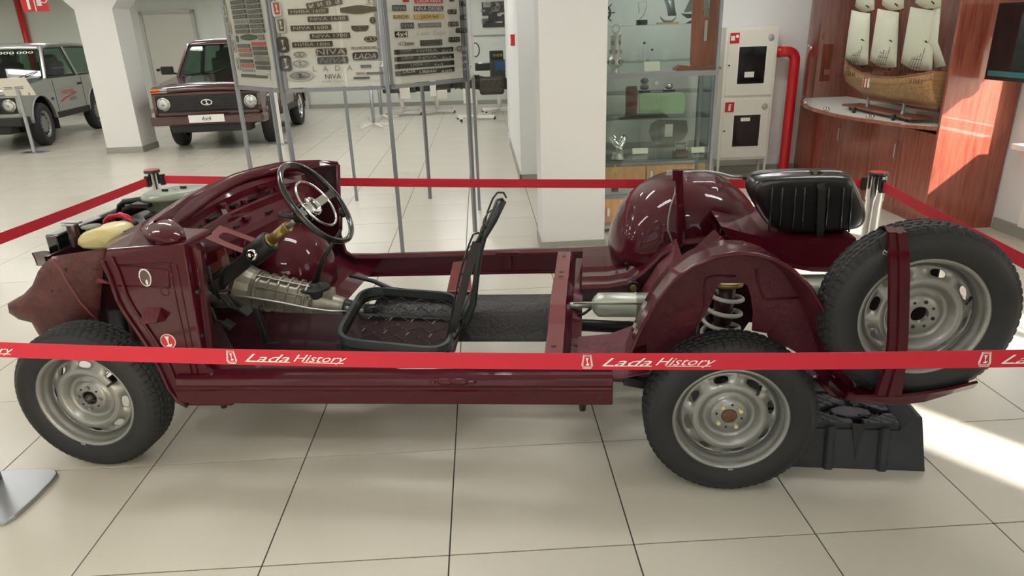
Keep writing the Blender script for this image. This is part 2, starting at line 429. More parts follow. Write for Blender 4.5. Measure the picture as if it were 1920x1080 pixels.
# square column with a flared head, left
c0 = Vector((-4.48, 9.56, 0)); r_ = .29
cb = mb('wall'); cb.bx(c0.x-r_, c0.x+r_, c0.y-r_, c0.y+r_, 0, 2.3)
lo = [c0+Vector((a*r_, b*r_, 2.24)) for a, b in ((-1, -1), (1, -1), (1, 1), (-1, 1))]
hi = [c0+Vector((a*(r_+.75), b*(r_+.1), ZC)) for a, b in ((-1, -1), (1, -1), (1, 1), (-1, 1))]
cb.loft([lo, hi], False, True)
cl = struct(cb.build('column_left'))
mb('baseb').bx(c0.x-r_-.012, c0.x+r_+.012, c0.y-r_-.012, c0.y+r_+.012, 0, .1).build('skirting', parent=cl)
struct(mb('ceiling').bx(XL-.2, XR+.2, YF-.2, 17.2, ZC, ZC+.2).build('ceiling'))
struct(mb('pave').bx(-60, 60, -60, 60, -.5, -.3).build('ground'))
# ceiling lights
def ceiling_light(x, y, rz, lab):
    r = empty('ceiling_light', (x, y, ZC-.001), rz, lab, 'ceiling light', 'ceiling lights of the hall')
    B = mb('white'); B.bx(-.62, .62, -.2, -.16, -.07, 0).bx(-.62, .62, .16, .2, -.07, 0).bx(-.62, -.58, -.16, .16, -.07, 0).bx(.58, .62, -.16, .16, -.07, 0).bx(-.58, .58, -.16, .16, -.012, 0); B.build('frame', parent=r)
    for k in (-.09, .09): mb('lightpanel').bx(-.56, .56, k-.045, k+.045, -.05, -.03).build('tube', parent=r)
    return r
L0 = ceiling_light(-1.5, 1.2, 0, 'white louvred ceiling light with two bright tubes')
for x in (-10.5, -7.5, -4.5, -1.5, 1.0, 4.0):
    for y in (-2.4, 1.2, 4.4, 7.4, 10.6, 13.6):
        if (x, y) == (-1.5, 1.2) or (x > 1.5 and y > 5) or (y < 0 and x in (-1.5, 4.0)): continue
        c = copy_tree(L0); c.location = (x, y, ZC-.001)
# ================================================================ THE CUTAWAY CAR
V3 = Vector
CARR = empty('cutaway_car', CO, CA, 'dark red cutaway car body with bare seat frame and exposed running gear', 'car body')
def P(name, B, mt=None, **k): return B.build(name, mt, k.pop('parent', CARR), **k)
# ---- wheel meshes (axis: -y is outward, face of the tyre at y=0)
AX = (0, -1, 0)
def make_tyre():
    n = 264; cols = []
    for h, r in ((-.15, .212), (-.163, .226), (-.176, .262), (-.172, .292), (-.163, .306)): cols.append((h, r, 0))
    for h, k in ((-.158, 1), (-.146, 1), (-.14, 1), (-.134, 2), (-.130, 2), (-.124, 3), (-.108, 3), (-.104, 2), (-.1, 2), (-.096, 4), (-.082, 4), (-.078, 2), (-.074, 2), (-.07, 3), (-.054, 3), (-.05, 2), (-.046, 2), (-.04, 1), (-.034, 1), (-.022, 1)):
        cols.append((h, .325-.9*max(0, abs(h+.09)-.05)**1.5*6*.9, k))
    for h, r in ((-.016, .305), (-.007, .292), (-.003, .288), (-.0012, .268), (0, .25), (-.006, .24), (-.008, .226), (-.026, .211)): cols.append((h, r, 0))
    B = mb('rubber'); B.use('tread'); B.use('rubber'); vs = []
    for h, r, k in cols:
        for i in range(n):
            q = r; hh = h
            if k == 1 and (i % 4 == 0): q -= .004
            if k == 2: q -= .005; hh += .002*(1 if (i//2) % 2 else -1)
            if k in (3, 4):
                hh += .002*(1 if (i//2) % 2 else -1)
                if i % 4 == (1 if k == 3 else 3): q -= .0035
            t = 2*PI*i/n; vs.append((q*math.cos(t), -hh*1., q*math.sin(t)))
    m = len(cols)
    b = len(B.v); B.v += vs
    for j in range(m-1):
        kk = cols[j][2] or cols[j+1][2]
        B.use('tread' if kk else 'rubber'); B.smooth = not kk
        for i in range(n): B.face((j*n+i, j*n+(i+1) % n, (j+1)*n+(i+1) % n, (j+1)*n+i))
    return B
def zr(r):      # rim disc relief, outward offset
    pts = [(.0, -.050), (.034, -.050), (.064, -.053), (.076, -.068), (.094, -.076), (.108, -.052), (.12, -.038), (.134, -.04), (.178, -.066), (.19, -.08)]
    for (a, b), (c, d) in zip(pts, pts[1:]):
        if a <= r <= c: return b+(d-b)*(r-a)/(c-a)
    return pts[-1][1]
def make_rim():
    B = mb('rim')
    B.lathe([(-.165, .204), (-.16, .212), (-.15, .205), (-.13, .19), (-.092, .178), (-.086, .19), (-.066, .192), (-.05, .193), (-.046, .199), (-.034, .2), (-.026, .203), (-.016, .211), (-.018, .218), (-.026, .219), (-.034, .212)], (0, 0, 0), AX, 64)
    B.lathe([(zr(r), r) for r in (.03, .034, .064, .07, .076, .085, .094, .1, .108, .114, .12, .128, .136)], (0, 0, 0), AX, 64)
    B.lathe([(zr(r), r) for r in (.178, .183, .188)], (0, 0, 0), AX, 64)
    B.lathe([(-.05, .03), (-.075, .032)], (0, 0, 0), AX, 24)
    for k in range(8):
        def f(a, b, k=k):
            r = .157+b*.021; t = 2*PI*(k+a*.5)/8+.26
            return V3((r*math.cos(t), -zr(r), r*math.sin(t)))
        # the sector is stretched, so split the straight sides
        vs = []; K = 32
        for i in range(K):
            t = 2*PI*i/K; c, s_ = math.cos(t), math.sin(t); m = max(abs(c), abs(s_)); e = (abs(c)**2.6+abs(s_)**2.6)**(-1/2.6)
            vs.append(f(c/m, s_/m)); vs.append(f(c*e*.46, s_*e*.62)); vs.append(f(c*e*.44, s_*e*.58)+V3((0, .006, 0)))
        B.add(vs, [(3*i, 3*((i+1) % K), 3*((i+1) % K)+1, 3*i+1) for i in range(K)]+[(3*i+1, 3*((i+1) % K)+1, 3*((i+1) % K)+2, 3*i+2) for i in range(K)], True)
    return B
TYRE_B, RIM_B = make_tyre(), make_rim()
def wheel(name, parent, loc, spin=0., kind='bolts', lab=None, back=False):
    rim = RIM_B.build(name, None, parent); rim.location = loc
    rim.rotation_euler = (0, spin, PI if back else 0)
    ty = TYRE_B.build('tyre', None, rim)
    def ring(n, R, r, hh, m, nm, ph=0.):
        for k in range(n):
            t = 2*PI*k/n+ph; c = V3((R*math.cos(t), .053, R*math.sin(t)))
            b = mb(m); b.cyl(c, c+V3((0, -hh, 0)), r, r*.92, 6 if nm == 'bolt' else 10, smooth=nm != 'bolt'); b.build(nm, None, rim)
    if kind == 'bolts':
        ring(4, .0485, .0085, .016, 'cream' if not lab else 'rim', 'bolt', .6); ring(4, .0485, .005, .0035, 'blk', 'bolt_hole', .6+PI/4)
        mb('rust').lathe([(-.06, .0), (-.045, .027), (-.05, .0285), (-.062, .03)], (0, 0, 0), AX, 24).build('hub', None, rim)
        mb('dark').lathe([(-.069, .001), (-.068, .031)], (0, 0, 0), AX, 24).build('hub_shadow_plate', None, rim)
    if kind == 'front':
        ring(4, .0485, .0095, .014, 'rim', 'bolt', .25); ring(4, .0485, .005, .0035, 'blk', 'bolt_hole', .25+PI/4)
        b = mb('dark'); b.lathe([(-.07, .001), (-.066, .034), (-.05, .034), (-.05, .029), (-.066, .028)], (0, 0, 0), AX, 24); b.build('hub', None, rim)
        b = mb('engine'); b.lathe([(-.066, .018), (-.04, .016), (-.038, .009), (-.03, .008), (-.03, 0)], (0, 0, 0), AX, 16); b.build('hub_nut', None, rim)
    if kind == 'spare':
        ring(4, .0485, .0075, .0035, 'blk', 'bolt_hole', .2); ring(4, .0485, .0055, .0035, 'blk', 'bolt_hole', .2+PI/4)
    t = .9; c = V3((.17*math.cos(t), .05, .17*math.sin(t)))
    b = mb('blk'); b.cyl(c, c+V3((-.03*math.cos(t), -.03, -.03*math.sin(t))), .006, .005, 8); b.build('valve', None, rim)
    t = -1.5; c = V3((.2165*math.cos(t), .02, .2165*math.sin(t)))
    b = mb('steel'); b.box(c, (.02, .012, .012), (V3((-math.sin(t), 0, math.cos(t))), V3((0, 1, 0)), V3((math.cos(t), 0, math.sin(t))))); b.build('balance_weight', None, rim)
    return rim
WR = .325
wheel('wheel', CARR, (2.645, .0, WR), .0, 'bolts')
wheel('wheel', CARR, (-.005, .0, WR), .35, 'front')
wheel('wheel', CARR, (2.645, 1.6, WR), .7, 'bolts', back=True)
wheel('wheel', CARR, (-.005, 1.6, WR), .2, 'front', back=True)
# ---- near sill
def silw(u): return .334+(u-.437)*(.381-.334)/1.77
def sill(name, u0, u1, v0, sgn, dw=0.):
    prof = [(.02, 0), (0, .008), (-.002, .062), (.012, .07), (.012, .076), (.008, .084), (.012, .112), (.03, .122), (.085, .122), (.092, .145), (.1, .145), (.104, .02)]
    a = [V3((u0, v0+sgn*p, silw(u0)+dw+q)) for p, q in prof]; b = [V3((u1, v0+sgn*p, silw(u1)+dw+q)) for p, q in prof]
    B = mb('paint'); B.loft([a, b], False, True); n = len(prof); k = len(B.v)-2*n
    B.face(range(k, k+n)); B.face(range(k+n, k+2*n)); return B
s0 = P('near_sill', sill('s', .43, 2.2, 0., 1), bevel=.006)
for px in (545, 655, 768, 883, 1003, 1124):
    q = cv(px, 745, -.0025); mb('blk').cyl(q, q+V3((0, .004, 0)), .0045, n=10).build('drain_hole', None, s0)
b = mb('paint')   # stub where the middle post was cut off
for px, w_, h_ in ((812, .02, .012), (835, .05, .03), (862, .06, .03), (885, .03, .014)):
    q = cv(px, 716, .012); b.sphere(q, .5, 10, (w_*1.4, .03, h_))
P('post_stub', b, sub=0)
b = mb('blk'); q = cv(1092, 766, .1); b.cyl(q+V3((0, 0, .04)), q-V3((0, 0, .006)), .016, .013, 10); q = cv(420, 762, .1); b.cyl(q+V3((0, 0, .04)), q-V3((0, 0, .004)), .016, .012, 10); P('jacking_point', b)
# ---- far sill
b = mb('paint')
rows = []
for px, t, bo in ((636, 484, 520), (700, 484, 519), (800, 481, 517), (900, 478, 515), (1000, 474, 513), (1140, 470, 512)):
    a_ = cv(px, t, 1.5); d_ = cv(px, bo, 1.5)
    rows.append([d_+V3((0, .09, 0)), a_+V3((0, .1, 0)), a_+V3((0, .05, .008)), a_, a_-V3((0, 0, .012)), a_+V3((0, .015, -.016)), d_+V3((0, .015, .02)), d_+V3((0, .002, .012)), d_])
b.loft(rows, False); P('far_sill', b, bevel=.002)
b = mb('paint'); q = cv(952, 490, 1.49); b.box(q, (.05, .02, .09)); b.box(q+V3((0, 0, .05)), (.14, .03, .02)); P('post_stub', b, bevel=.006)
for px, py in ((640, 505), (1005, 490), (795, 505)): q = cv(px, py, 1.512); P('drain_hole', mb('blk').cyl(q, q+V3((0, .01, 0)), .014 if px == 640 else .007, n=10))
# ---- near cowl side (behind the front wheel) with its jamb
v0 = .04
out = [(197, 467), (290, 461), (345, 457), (352, 500), (365, 580), (375, 640), (385, 690), (400, 704), (432, 710), (436, 762), (352, 762), (333, 752), (316, 728), (301, 695), (286, 665), (270, 640), (250, 610), (233, 586), (222, 565), (213, 540), (207, 520), (199, 505), (193, 490)]
b = mb('paint'); b.prism([cv(x, y, v0) for x, y in out], (0, .03, 0)); side = P('near_cowl_side', b, bevel=.008)
ln = [(345, 457), (352, 500), (365, 580), (375, 640), (385, 690), (402, 704)]; rn = [(376, 470), (381, 520), (389, 580), (396, 640), (401, 690), (412, 704)]
b = mb('paint'); b.loft([[cv(x, y, v0+.01) for x, y in ln], [cv((x+X)/2, (y+Y)/2, v0+.045) for (x, y), (X, Y) in zip(ln, rn)], [cv(x, y, v0+.06) for x, y in rn], [cv(x+6, y, v0+.13) for x, y in rn]], False); jb = P('door_jamb', b, solid=.004)
for pts in ([(352, 478), (362, 545), (372, 610), (384, 690)], [(368, 490), (378, 560), (388, 640), (392, 690)]):
    P('jamb_bead', mb('paint').tube([cv(x, y, v0+.03) for x, y in pts], .0035, 6))
for x, y, r in ((352, 494, .006), (355, 516, .007), (369, 548, .008), (377, 630, .008)): q = cv(x, y, v0+.012); P('hinge_hole', mb('blk').cyl(q, q+V3((0, .02, 0)), r, n=10))
# wheel-arch flange, pressed lines, swage
arc = out[10:][:13]
b = mb('paint'); b.tube([cv(x, y, v0-.004) for x, y in arc], .009, 6); P('arch_flange', b)
b = mb('paint'); b.tube([cv(x, y, v0-.004) for x, y in [(x+17, y-8) for x, y in arc[1:]]], .006, 6); P('pressed_line', b)
for pts in ([(318, 498), (332, 570), (347, 640), (362, 710)], [(330, 496), (345, 570), (358, 640), (372, 705)], [(228, 497), (322, 494)], [(222, 497), (315, 508), (318, 538)], [(222, 536), (318, 540)]):
    P('pressed_line', mb('paint').tube([cv(x, y, v0-.001) for x, y in pts], .0035, 6))
q = cv(309, 547, v0); P('pressed_ring', mb('paint').lathe([(0, .02), (.004, .017), (.0, .013), (-.002, .0)], q, (0, -1, 0), 20))
# towing bracket
b = mb('under'); A = cv(272, 577, v0); D = cv(302, 577, v0); q1, q2 = cv(262, 608, v0-.05), cv(293, 606, v0-.05)
b.loft([[A, D], [q1, q2]], False); b.loft([[A, q1], [A+V3((0, 0, -.06)), q1+V3((0, .03, -.008))]], False); b.loft([[D, q2], [D+V3((0, 0, -.06)), q2+V3((0, .03, -.008))]], False); P('jack_bracket', b, solid=.004)
# round ship badge and cog badge
X1, Z1 = V3((1, 0, 0)), V3((0, 0, 1))
q = cv(315, 640, v0-.003); bd = P('ship_badge', mb('white').prism(ell(q, X1, Z1, .032, .032), (0, .003, 0)))
mb('firered').prism(ell(q+V3((0, -.001, 0)), X1, Z1, .029, .029), (0, .002, 0)).build('badge_field', None, bd)
bb = mb('white'); shiplogo(bb, q+V3((0, -.0022, 0)), X1, Z1, .034, .045); bb.build('badge_emblem', None, bd)
q = cv(272, 521, v0-.003); pts = []
for i in range(40):
    t = 2*PI*i/40; r = 1+(.1 if (i % 2 and math.sin(t) > .1) else 0); pts.append(q+X1*(.024*r*math.cos(t))+Z1*(.036*r*math.sin(t)))
bd = P('cog_badge', mb('white').prism(pts, (0, .003, 0)))
mb('marble').prism(ell(q+V3((0, -.001, 0)), X1, Z1, .021, .032), (0, .002, 0)).build('badge_field', None, bd)
mb('paper').prism(ell(q+V3((.004, -.0015, -.018)), X1, Z1, .005, .011, 10), (0, .001, 0)).build('badge_emblem', None, bd)
# ---- cowl top and dash
FR = [(292, 418), (320, 398), (360, 370), (400, 348), (440, 330), (480, 318), (520, 309), (560, 305), (600, 304), (633, 307)]
LO = [(362, 487), (385, 475), (420, 458), (455, 442), (487, 427), (520, 411), (548, 397), (575, 385), (600, 372), (622, 362)]
rows = []
for t, dz in ((-.12, -.06), (-.06, -.004), (0, .012), (.06, .015), (.12, .006), (.14, -.014), (.2, -.012), (.22, .004), (.3, .0), (.32, -.03), (.55, -.025), (.57, .005), (.62, .01), (.64, -.02), (.9, -.015), (.92, .01), (1., .0), (1.03, -.05)):
    r = []
    for (a, b_), (c, d) in zip(FR, LO):
        p, q = cw(a, b_, 1.045), cw(c, d, .85); m = p+(q-p)*t; m.z += dz; r.append(m)
    rows.append(r)
b = mb('paint'); b.loft(rows, False); P('cowl_panel', b, solid=.003)
# near bull-nose of the cowl
b = mb('paint'); c = cv(312, 437, .12); rws = []
ux = (cw(400, 348, 1.045)-cw(292, 418, 1.045)).normalized()
for j in range(7):
    t = PI/2*j/6; rws.append([c+V3((.085*math.cos(t)*math.cos(a), .085*math.cos(t)*math.sin(a), .03*math.sin(t)+.008)) for a in [2*PI*i/20 for i in range(20)]])
rws.insert(0, [p-V3((0, 0, .04)) for p in rws[0]])
b = mb('paint'); sr = [cv(342, 450, .08), cv(328, 446, .09), cv(311, 438, .11)]+[cw(x+6, y+7, 1.0+.006*i) for i, (x, y) in enumerate(FR[:8])]; rws = []
for i, p in enumerate(sr):
    dd = (sr[min(i+1, 10)]-sr[max(i-1, 0)]).normalized(); xx = V3((-dd.y, dd.x, 0)).normalized()
    rh, rv_ = (.02, .05, .068, .074, .074, .07, .062, .052, .042, .034, .026)[i], (.012, .024, .032, .037, .038, .037, .035, .031, .028, .025, .02)[i]
    rws.append([p+xx*(rh*math.cos(a))+ez*(rv_*math.sin(a)) for a in [2*PI*k/20 for k in range(20)]])
b.loft(rws, True, True); b.face(range(0, 20)); b.face(range(200, 220)); P('screen_rail', b)
b = mb('paint'); b.prism([cv(288, 452, .06), cv(345, 455, .06), cv(352, 466, .06), cv(290, 470, .06)], (0, .2, 0)); P('cowl_side_top', b, bevel=.01)
# slots, brackets and studs in the dash
rng = random.Random(3)
def dashp(s, t, dz=0.):
    i = min(int(s), 8); f = s-i
    p = cw(*[FR[i][k]+(FR[i+1][k]-FR[i][k])*f for k in (0, 1)], 1.045); q = cw(*[LO[i][k]+(LO[i+1][k]-LO[i][k])*f for k in (0, 1)], .85)
    m = p+(q-p)*t; m.z += dz; return m
for s, t, w_, h_ in ((1.6, .44, .05, .02), (2.3, .44, .1, .025), (3.4, .43, .06, .03), (4.3, .44, .09, .025), (5.1, .44, .04, .02), (6.2, .45, .05, .02), (3.0, .78, .04, .03), (4.8, .78, .06, .025)):
    P('dash_slot', mb('blk').box(dashp(s, t, -.012), (w_*.35, w_, .012)), bevel=.003)
for s, t in ((1.3, .5), (2.9, .4), (3.9, .5), (4.9, .38), (5.6, .48), (2.0, .75), (3.6, .76)):
    P('dash_bracket', mb('paint').box(dashp(s, t, .0), (.035, .03, .022)).box(dashp(s, t+.03, .012), (.014, .05, .02)), bevel=.003)
for s in (2.6, 3.1):
    q = dashp(s, 1.02, -.06); P('dash_ring', mb('paint').tube([q+V3((0, .03*math.cos(a), .035*math.sin(a))) for a in [2*PI*i/14 for i in range(14)]], .006, 6, True))
# firewall and far side
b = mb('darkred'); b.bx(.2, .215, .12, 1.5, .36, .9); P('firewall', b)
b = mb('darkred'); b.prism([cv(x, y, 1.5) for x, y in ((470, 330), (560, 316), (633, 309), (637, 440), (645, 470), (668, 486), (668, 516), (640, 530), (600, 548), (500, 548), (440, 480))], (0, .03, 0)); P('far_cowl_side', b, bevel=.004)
q = cv(618, 333, 1.497); P('jamb_hole', mb('blk').prism(ell(q, X1, Z1, .022, .035), (0, .002, 0)))
b = mb('paint'); b.tube([cv(634, 309, 1.49), cv(637, 440, 1.49), cv(648, 473, 1.49), cv(670, 486, 1.49)], .012, 8); P('far_jamb_edge', b)
b = mb('paint'); c = V3((.46, 1.15, .52)); rws = []
for j in range(9):
    t = PI/2*j/8; rws.append([c+V3((.24*math.cos(t)*math.cos(a), .28*math.cos(t)*math.sin(a), .27*math.sin(t))) for a in [2*PI*i/28 for i in range(28)]])
rws.insert(0, [p-V3((0, 0, .14)) for p in rws[0]]); b.loft(rws, True, True); P('footwell_bulge', b)
b = mb('paint'); b.loft([[V3((.6, .95, .5)), V3((.6, 1.5, .5))], [V3((.72, .95, .43)), V3((.72, 1.5, .43))], [V3((.82, 1.0, .41)), V3((.82, 1.5, .41))]], False); P('far_toe_board', b, solid=.004)
# dash support plate with a slotted opening, long rail behind the column
c4 = [cv(384, 447, .42), cv(412, 423, .55), cv(500, 455, .62), cv(472, 482, .48)]
def bil(a, b_): 
    s, t = (a+1)/2, (b_+1)/2; return c4[0]*(1-s)*(1-t)+c4[3]*s*(1-t)*0+(c4[1]*t*(1-s)+c4[2]*t*s)+c4[3]*s*(1-t)
b = mb('primer'); holed(b, bil, .68, .5); P('dash_support_plate', b, solid=.004)
b = mb('primer'); b.bar(cv(383, 532, .56), cv(548, 412, .62), .05, .006, (0, .3, 1)); P('dash_rail', b)
b = mb('primer'); q0 = [cv(385, 480, .5), cv(420, 465, .5), cv(432, 500, .5), cv(400, 512, .5)]; b.prism(q0, (0, .01, 0)); P('dash_gusset', b)
# ---- front floor, tunnel side, toe board
b = mb('darkred')
ft = [(.36, .62), (1.04, .62)]
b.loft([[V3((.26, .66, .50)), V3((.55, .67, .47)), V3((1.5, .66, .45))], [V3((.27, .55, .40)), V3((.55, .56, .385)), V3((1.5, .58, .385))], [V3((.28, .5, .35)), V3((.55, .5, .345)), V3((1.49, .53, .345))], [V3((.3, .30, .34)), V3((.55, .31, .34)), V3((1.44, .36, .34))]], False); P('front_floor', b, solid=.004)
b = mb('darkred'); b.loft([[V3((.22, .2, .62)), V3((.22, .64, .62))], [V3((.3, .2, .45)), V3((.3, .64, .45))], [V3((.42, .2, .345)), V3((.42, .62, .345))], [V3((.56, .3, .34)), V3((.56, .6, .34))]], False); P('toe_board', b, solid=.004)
b = mb('blk'); b.prism([cw(445, 690, .345), cw(520, 688, .345), cw(470, 716, .345), cw(420, 716, .345)], (0, 0, .006)); P('floor_mat', b)
# ---- middle tunnel, tarred
b = mb('tar'); rows = []
for u in (1.05, 1.2, 1.4, 1.6, 1.8, 1.95, 2.02):
    k = (u-1.05)/.97; rows.append([V3((u, .80+x, z+.02*k)) for x, z in ((-.165, .335), (-.15, .345), (-.135, .38), (-.115, .44), (-.07, .482), (.0, .49), (.07, .482), (.115, .44), (.135, .38), (.15, .345), (.165, .335))])
b.loft(rows); P('tunnel', b, solid=.004)
# ---- cross member behind the seat
b = mb('primer')
b.loft([[V3((1.925, .1, .45)), V3((1.925, .5, .47)), V3((1.92, .62, .5)), V3((1.925, .95, .515)), V3((1.925, 1.0, .5)), V3((1.925, 1.44, .51))],
        [V3((1.93, .1, .475)), V3((1.93, .5, .50)), V3((1.93, .62, .545)), V3((1.93, .95, .555)), V3((1.93, 1.0, .535)), V3((1.93, 1.44, .54))],
        [V3((2.0, .1, .475)), V3((2.0, .5, .50)), V3((2.0, .62, .545)), V3((2.0, .95, .555)), V3((2.0, 1.0, .535)), V3((2.0, 1.44, .54))]], False)
b.use('paint')
b.loft([[V3((2.0, y, z)) for y, z in ((.1, .475), (.5, .5), (.62, .545), (.95, .555), (1.0, .535), (1.44, .54))], [V3((2.03, y, z)) for y, z in ((.1, .42), (.5, .43), (.62, .48), (.95, .5), (1.0, .48), (1.44, .5))], [V3((2.075, y, z)) for y, z in ((.1, .42), (.5, .43), (.62, .47), (.95, .49), (1.0, .47), (1.44, .5))]], False)
P('cross_member', b, solid=.004)
for q in (V3((1.965, 1.36, .541)), V3((1.965, 1.1, .537)), V3((1.96, .3, .489)), V3((1.965, .18, .481)), V3((1.965, .98, .556))):
    P('mounting_hole', mb('blk').prism(ell(q, X1, V3((0, 1, 0)), .012, .022 if q.y > 1.3 else .01, 12), (0, 0, .002)))
# far seat mount behind the seat back
b = mb('primer'); b.prism([cv(850, 500, 1.4), cv(880, 497, 1.4), cv(886, 556, 1.05), cv(838, 556, 1.05)], (0, 0, .03)); P('far_seat_mount', b, bevel=.004)
# ---- rear floor and kick-up
b = mb('paint')
g = [(2.07, .505), (2.2, .51), (2.3, .53), (2.38, .59), (2.46, .68), (2.56, .74), (2.75, .76), (3.0, .74), (3.3, .72)]
b.loft([[V3((u, v, w_+(.03 if v > 1.3 else 0)+(.012 if k % 2 else 0))) for u, w_ in g] for k, v in enumerate((.93, .96, 1.05, 1.08, 1.2, 1.23, 1.36, 1.5))], False); P('far_rear_floor', b, solid=.005)
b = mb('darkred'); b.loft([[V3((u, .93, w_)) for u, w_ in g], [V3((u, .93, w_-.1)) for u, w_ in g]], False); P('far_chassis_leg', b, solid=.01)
b = mb('under'); b.loft([[V3((2.06, .1, .44)), V3((2.06, .48, .45))], [V3((2.2, .08, .45)), V3((2.2, .47, .47))], [V3((2.34, .06, .5)), V3((2.34, .45, .54))]], False); P('near_rear_floor', b, solid=.004)
b = mb('under'); b.loft([[V3((2.36, .62, .42)), V3((2.36, 1.0, .52))], [V3((2.44, .55, .55)), V3((2.44, 1.0, .66))], [V3((2.53, .45, .72)), V3((2.53, 1.0, .75))]], False); P('axle_kick_up', b, solid=.004)
q = cv(1187, 537, .91); b = mb('blk'); b.cyl(q+V3((0, .02, 0)), q-V3((0, .02, 0)), .03, n=20); b.use('brass').cyl(q-V3((0, .02, 0)), q-V3((0, .03, 0)), .018, n=6); P('trailing_arm_bush', b)
# ---- far wheel house
b = mb('paint'); c = V3((2.63, 0, .58)); rows = []
for v, r in ((1.56, 1.0), (1.5, 1.04), (1.4, 1.04), (1.3, 1.02), (1.2, .97), (1.12, .88), (1.07, .74), (1.045, .5), (1.04, .02)):
    rows.append([V3((c.x+.40*r*math.cos(a), v-.035*max(0, math.cos(2*a)*-1)*(1 if v < 1.4 else 0), c.z+.40*r*math.sin(a))) for a in [PI*i/28 for i in range(29)]])
b.loft(rows); P('far_wheel_house', b, solid=.004)
b = mb('paint'); rows = []
for a, wd in ((.05, .09), (.35, .1), (.7, .1), (1.1, .09), (1.5, .075)):
    r = 1.0; z = .64+.36*math.sin(a); y = 1.02+.26*(1-math.cos(a)); rows.append([V3((2.68-wd, y+.03, z)), V3((2.68-wd*.6, y, z)), V3((2.68+wd*.6, y, z)), V3((2.68+wd, y+.03, z))])
b.loft(rows); P('far_spring_tower', b, solid=.004)
b = mb('paint'); q = V3((2.68, 1.03, .78)); b.lathe([(.0, .07), (.015, .06), (.012, .04), (.0, .03)], q, (0, -1, .2), 24); P('tower_cup', b)
# cut pillar rising in front of it
b = mb('paint'); t0_, t1_ = cv(1271, 320, .95), cv(1277, 495, .95)
b.bar(t0_, t1_, .014, .03, (1, 0, 0)); b.bar(t0_+V3((.018, .015, 0)), t1_+V3((.018, .015, 0)), .012, .012, (1, 0, 0)); b.box(t0_+V3((-.01, 0, -.02)), (.03, .03, .05)); P('cut_post', b, bevel=.003)
P('post_wire', mb('steel').tube([cv(x, y, .97) for x, y in ((1268, 345), (1266, 362), (1258, 385), (1253, 410), (1252, 430), (1258, 446), (1264, 462))], .0045, 8))
b = mb('steel'); b.box(cv(1260, 324, .96), (.05, .012, .02)); P('post_clip', b)
pts = [(1277, 324), (1300, 321), (1325, 321), (1350, 325), (1372, 331), (1395, 333)]
P('breather_hose', mb('steel').tube([cv(x, y, .97) for x, y in pts], .0055, 8))
P('breather_hose_end', mb('blk').tube([cv(x, y, .97) for x, y in ((1393, 333), (1420, 331), (1455, 325), (1480, 324))], .011, 8))
# cut box member leaning on the near arch
b = mb('paint'); b.bar(cv(1285, 500, .5), cv(1348, 440, .5), .06, .03, (0, -.3, 1)); P('cut_member', b, bevel=.003)
P('cut_member_inside', mb('blk').bar(cv(1300, 492, .47), cv(1342, 466, .47), .04, .03, (0, -.3, 1)))
P('cut_member_end', mb('primer').prism([cv(x, y, .46) for x, y in ((1336, 458), (1352, 444), (1360, 452), (1348, 464), (1346, 476), (1337, 478))], (0, .01, 0)))
# ---- near wheel house: rim, shell, inner wall with the spring opening
rim_px = [(1170, 692), (1185, 655), (1203, 615), (1228, 570), (1262, 528), (1300, 500), (1340, 482), (1380, 475), (1420, 477), (1455, 488), (1488, 508), (1518, 538), (1545, 582), (1566, 640), (1585, 695), (1604, 742)]
rv = .06
RP = [cv(x, y, rv) for x, y in rim_px]
def shrink(p, k, v): return V3((2.64+(p.x-2.64)*k, v, .5+(p.z-.5)*k))
b = mb('paint'); b.loft([RP, [shrink(p, .985, .1) for p in RP], [shrink(p, .97, .2) for p in RP], [shrink(p, .955, .29) for p in RP]]); P('near_wheel_house', b, solid=.004)
b = mb('under'); b.loft([[shrink(p, .985, rv+.004) for p in RP], [shrink(p, .96, .12) for p in RP], [shrink(p, .93, .2) for p in RP], [shrink(p, .90, .26) for p in RP]]); P('wheel_house_lining', b)
b = mb('paint'); b.tube([p+V3((0, -.004, 0)) for p in RP], .008, 6); P('arch_lip', b)
wl = [shrink(p, .93, .262) for p in RP]
notch = [(1580, 742), (1530, 700), (1500, 665), (1478, 652), (1442, 640), (1438, 625), (1410, 620), (1412, 585), (1408, 555), (1402, 536), (1394, 531), (1352, 531), (1343, 538), (1334, 565), (1322, 592), (1310, 604), (1302, 625), (1280, 648), (1240, 672), (1185, 690)]
poly = wl+[cv(x, y, .262) for x, y in notch]
b = mb('under'); b.prism(poly, (0, .006, 0)); P('inner_wall', b)
for pts in ([(1285, 640), (1313, 600), (1322, 575), (1320, 535), (1325, 522), (1338, 518), (1380, 518)], [(1418, 505), (1420, 530), (1432, 560), (1440, 562), (1500, 558)]):
    P('pressed_line', mb('under').tube([cv(x, y, .26) for x, y in pts], .0045, 6))
# behind the opening: dark end plate, axle, damper, spring
b = mb('blk'); b.prism([cv(x, y, .42) for x, y in ((1306, 640), (1312, 604), (1330, 598), (1340, 612), (1342, 660), (1310, 665))], (0, .05, 0)); P('axle_bracket', b, bevel=.004)
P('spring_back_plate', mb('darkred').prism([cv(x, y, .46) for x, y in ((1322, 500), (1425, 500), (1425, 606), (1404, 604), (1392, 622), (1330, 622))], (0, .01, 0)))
b = mb('spring'); pts = []
for i in range(5*20+1):
    t = i/20; a = 2*PI*t+.6; z = .745-.315*(t/5); pts.append(V3((2.655-.012*(t/5)+.072*math.cos(a), .36+.072*math.sin(a), z)))
b.tube(pts, .0092, 8); P('coil_spring', b)
P('spring_seat', mb('brass').cyl((2.655, .36, .752), (2.655, .36, .772), .068, n=24))
b = mb('darkred'); b.cyl((2.655, .36, .76), (2.652, .36, .58), .042, .036, 20); P('bump_stop_tube', b)
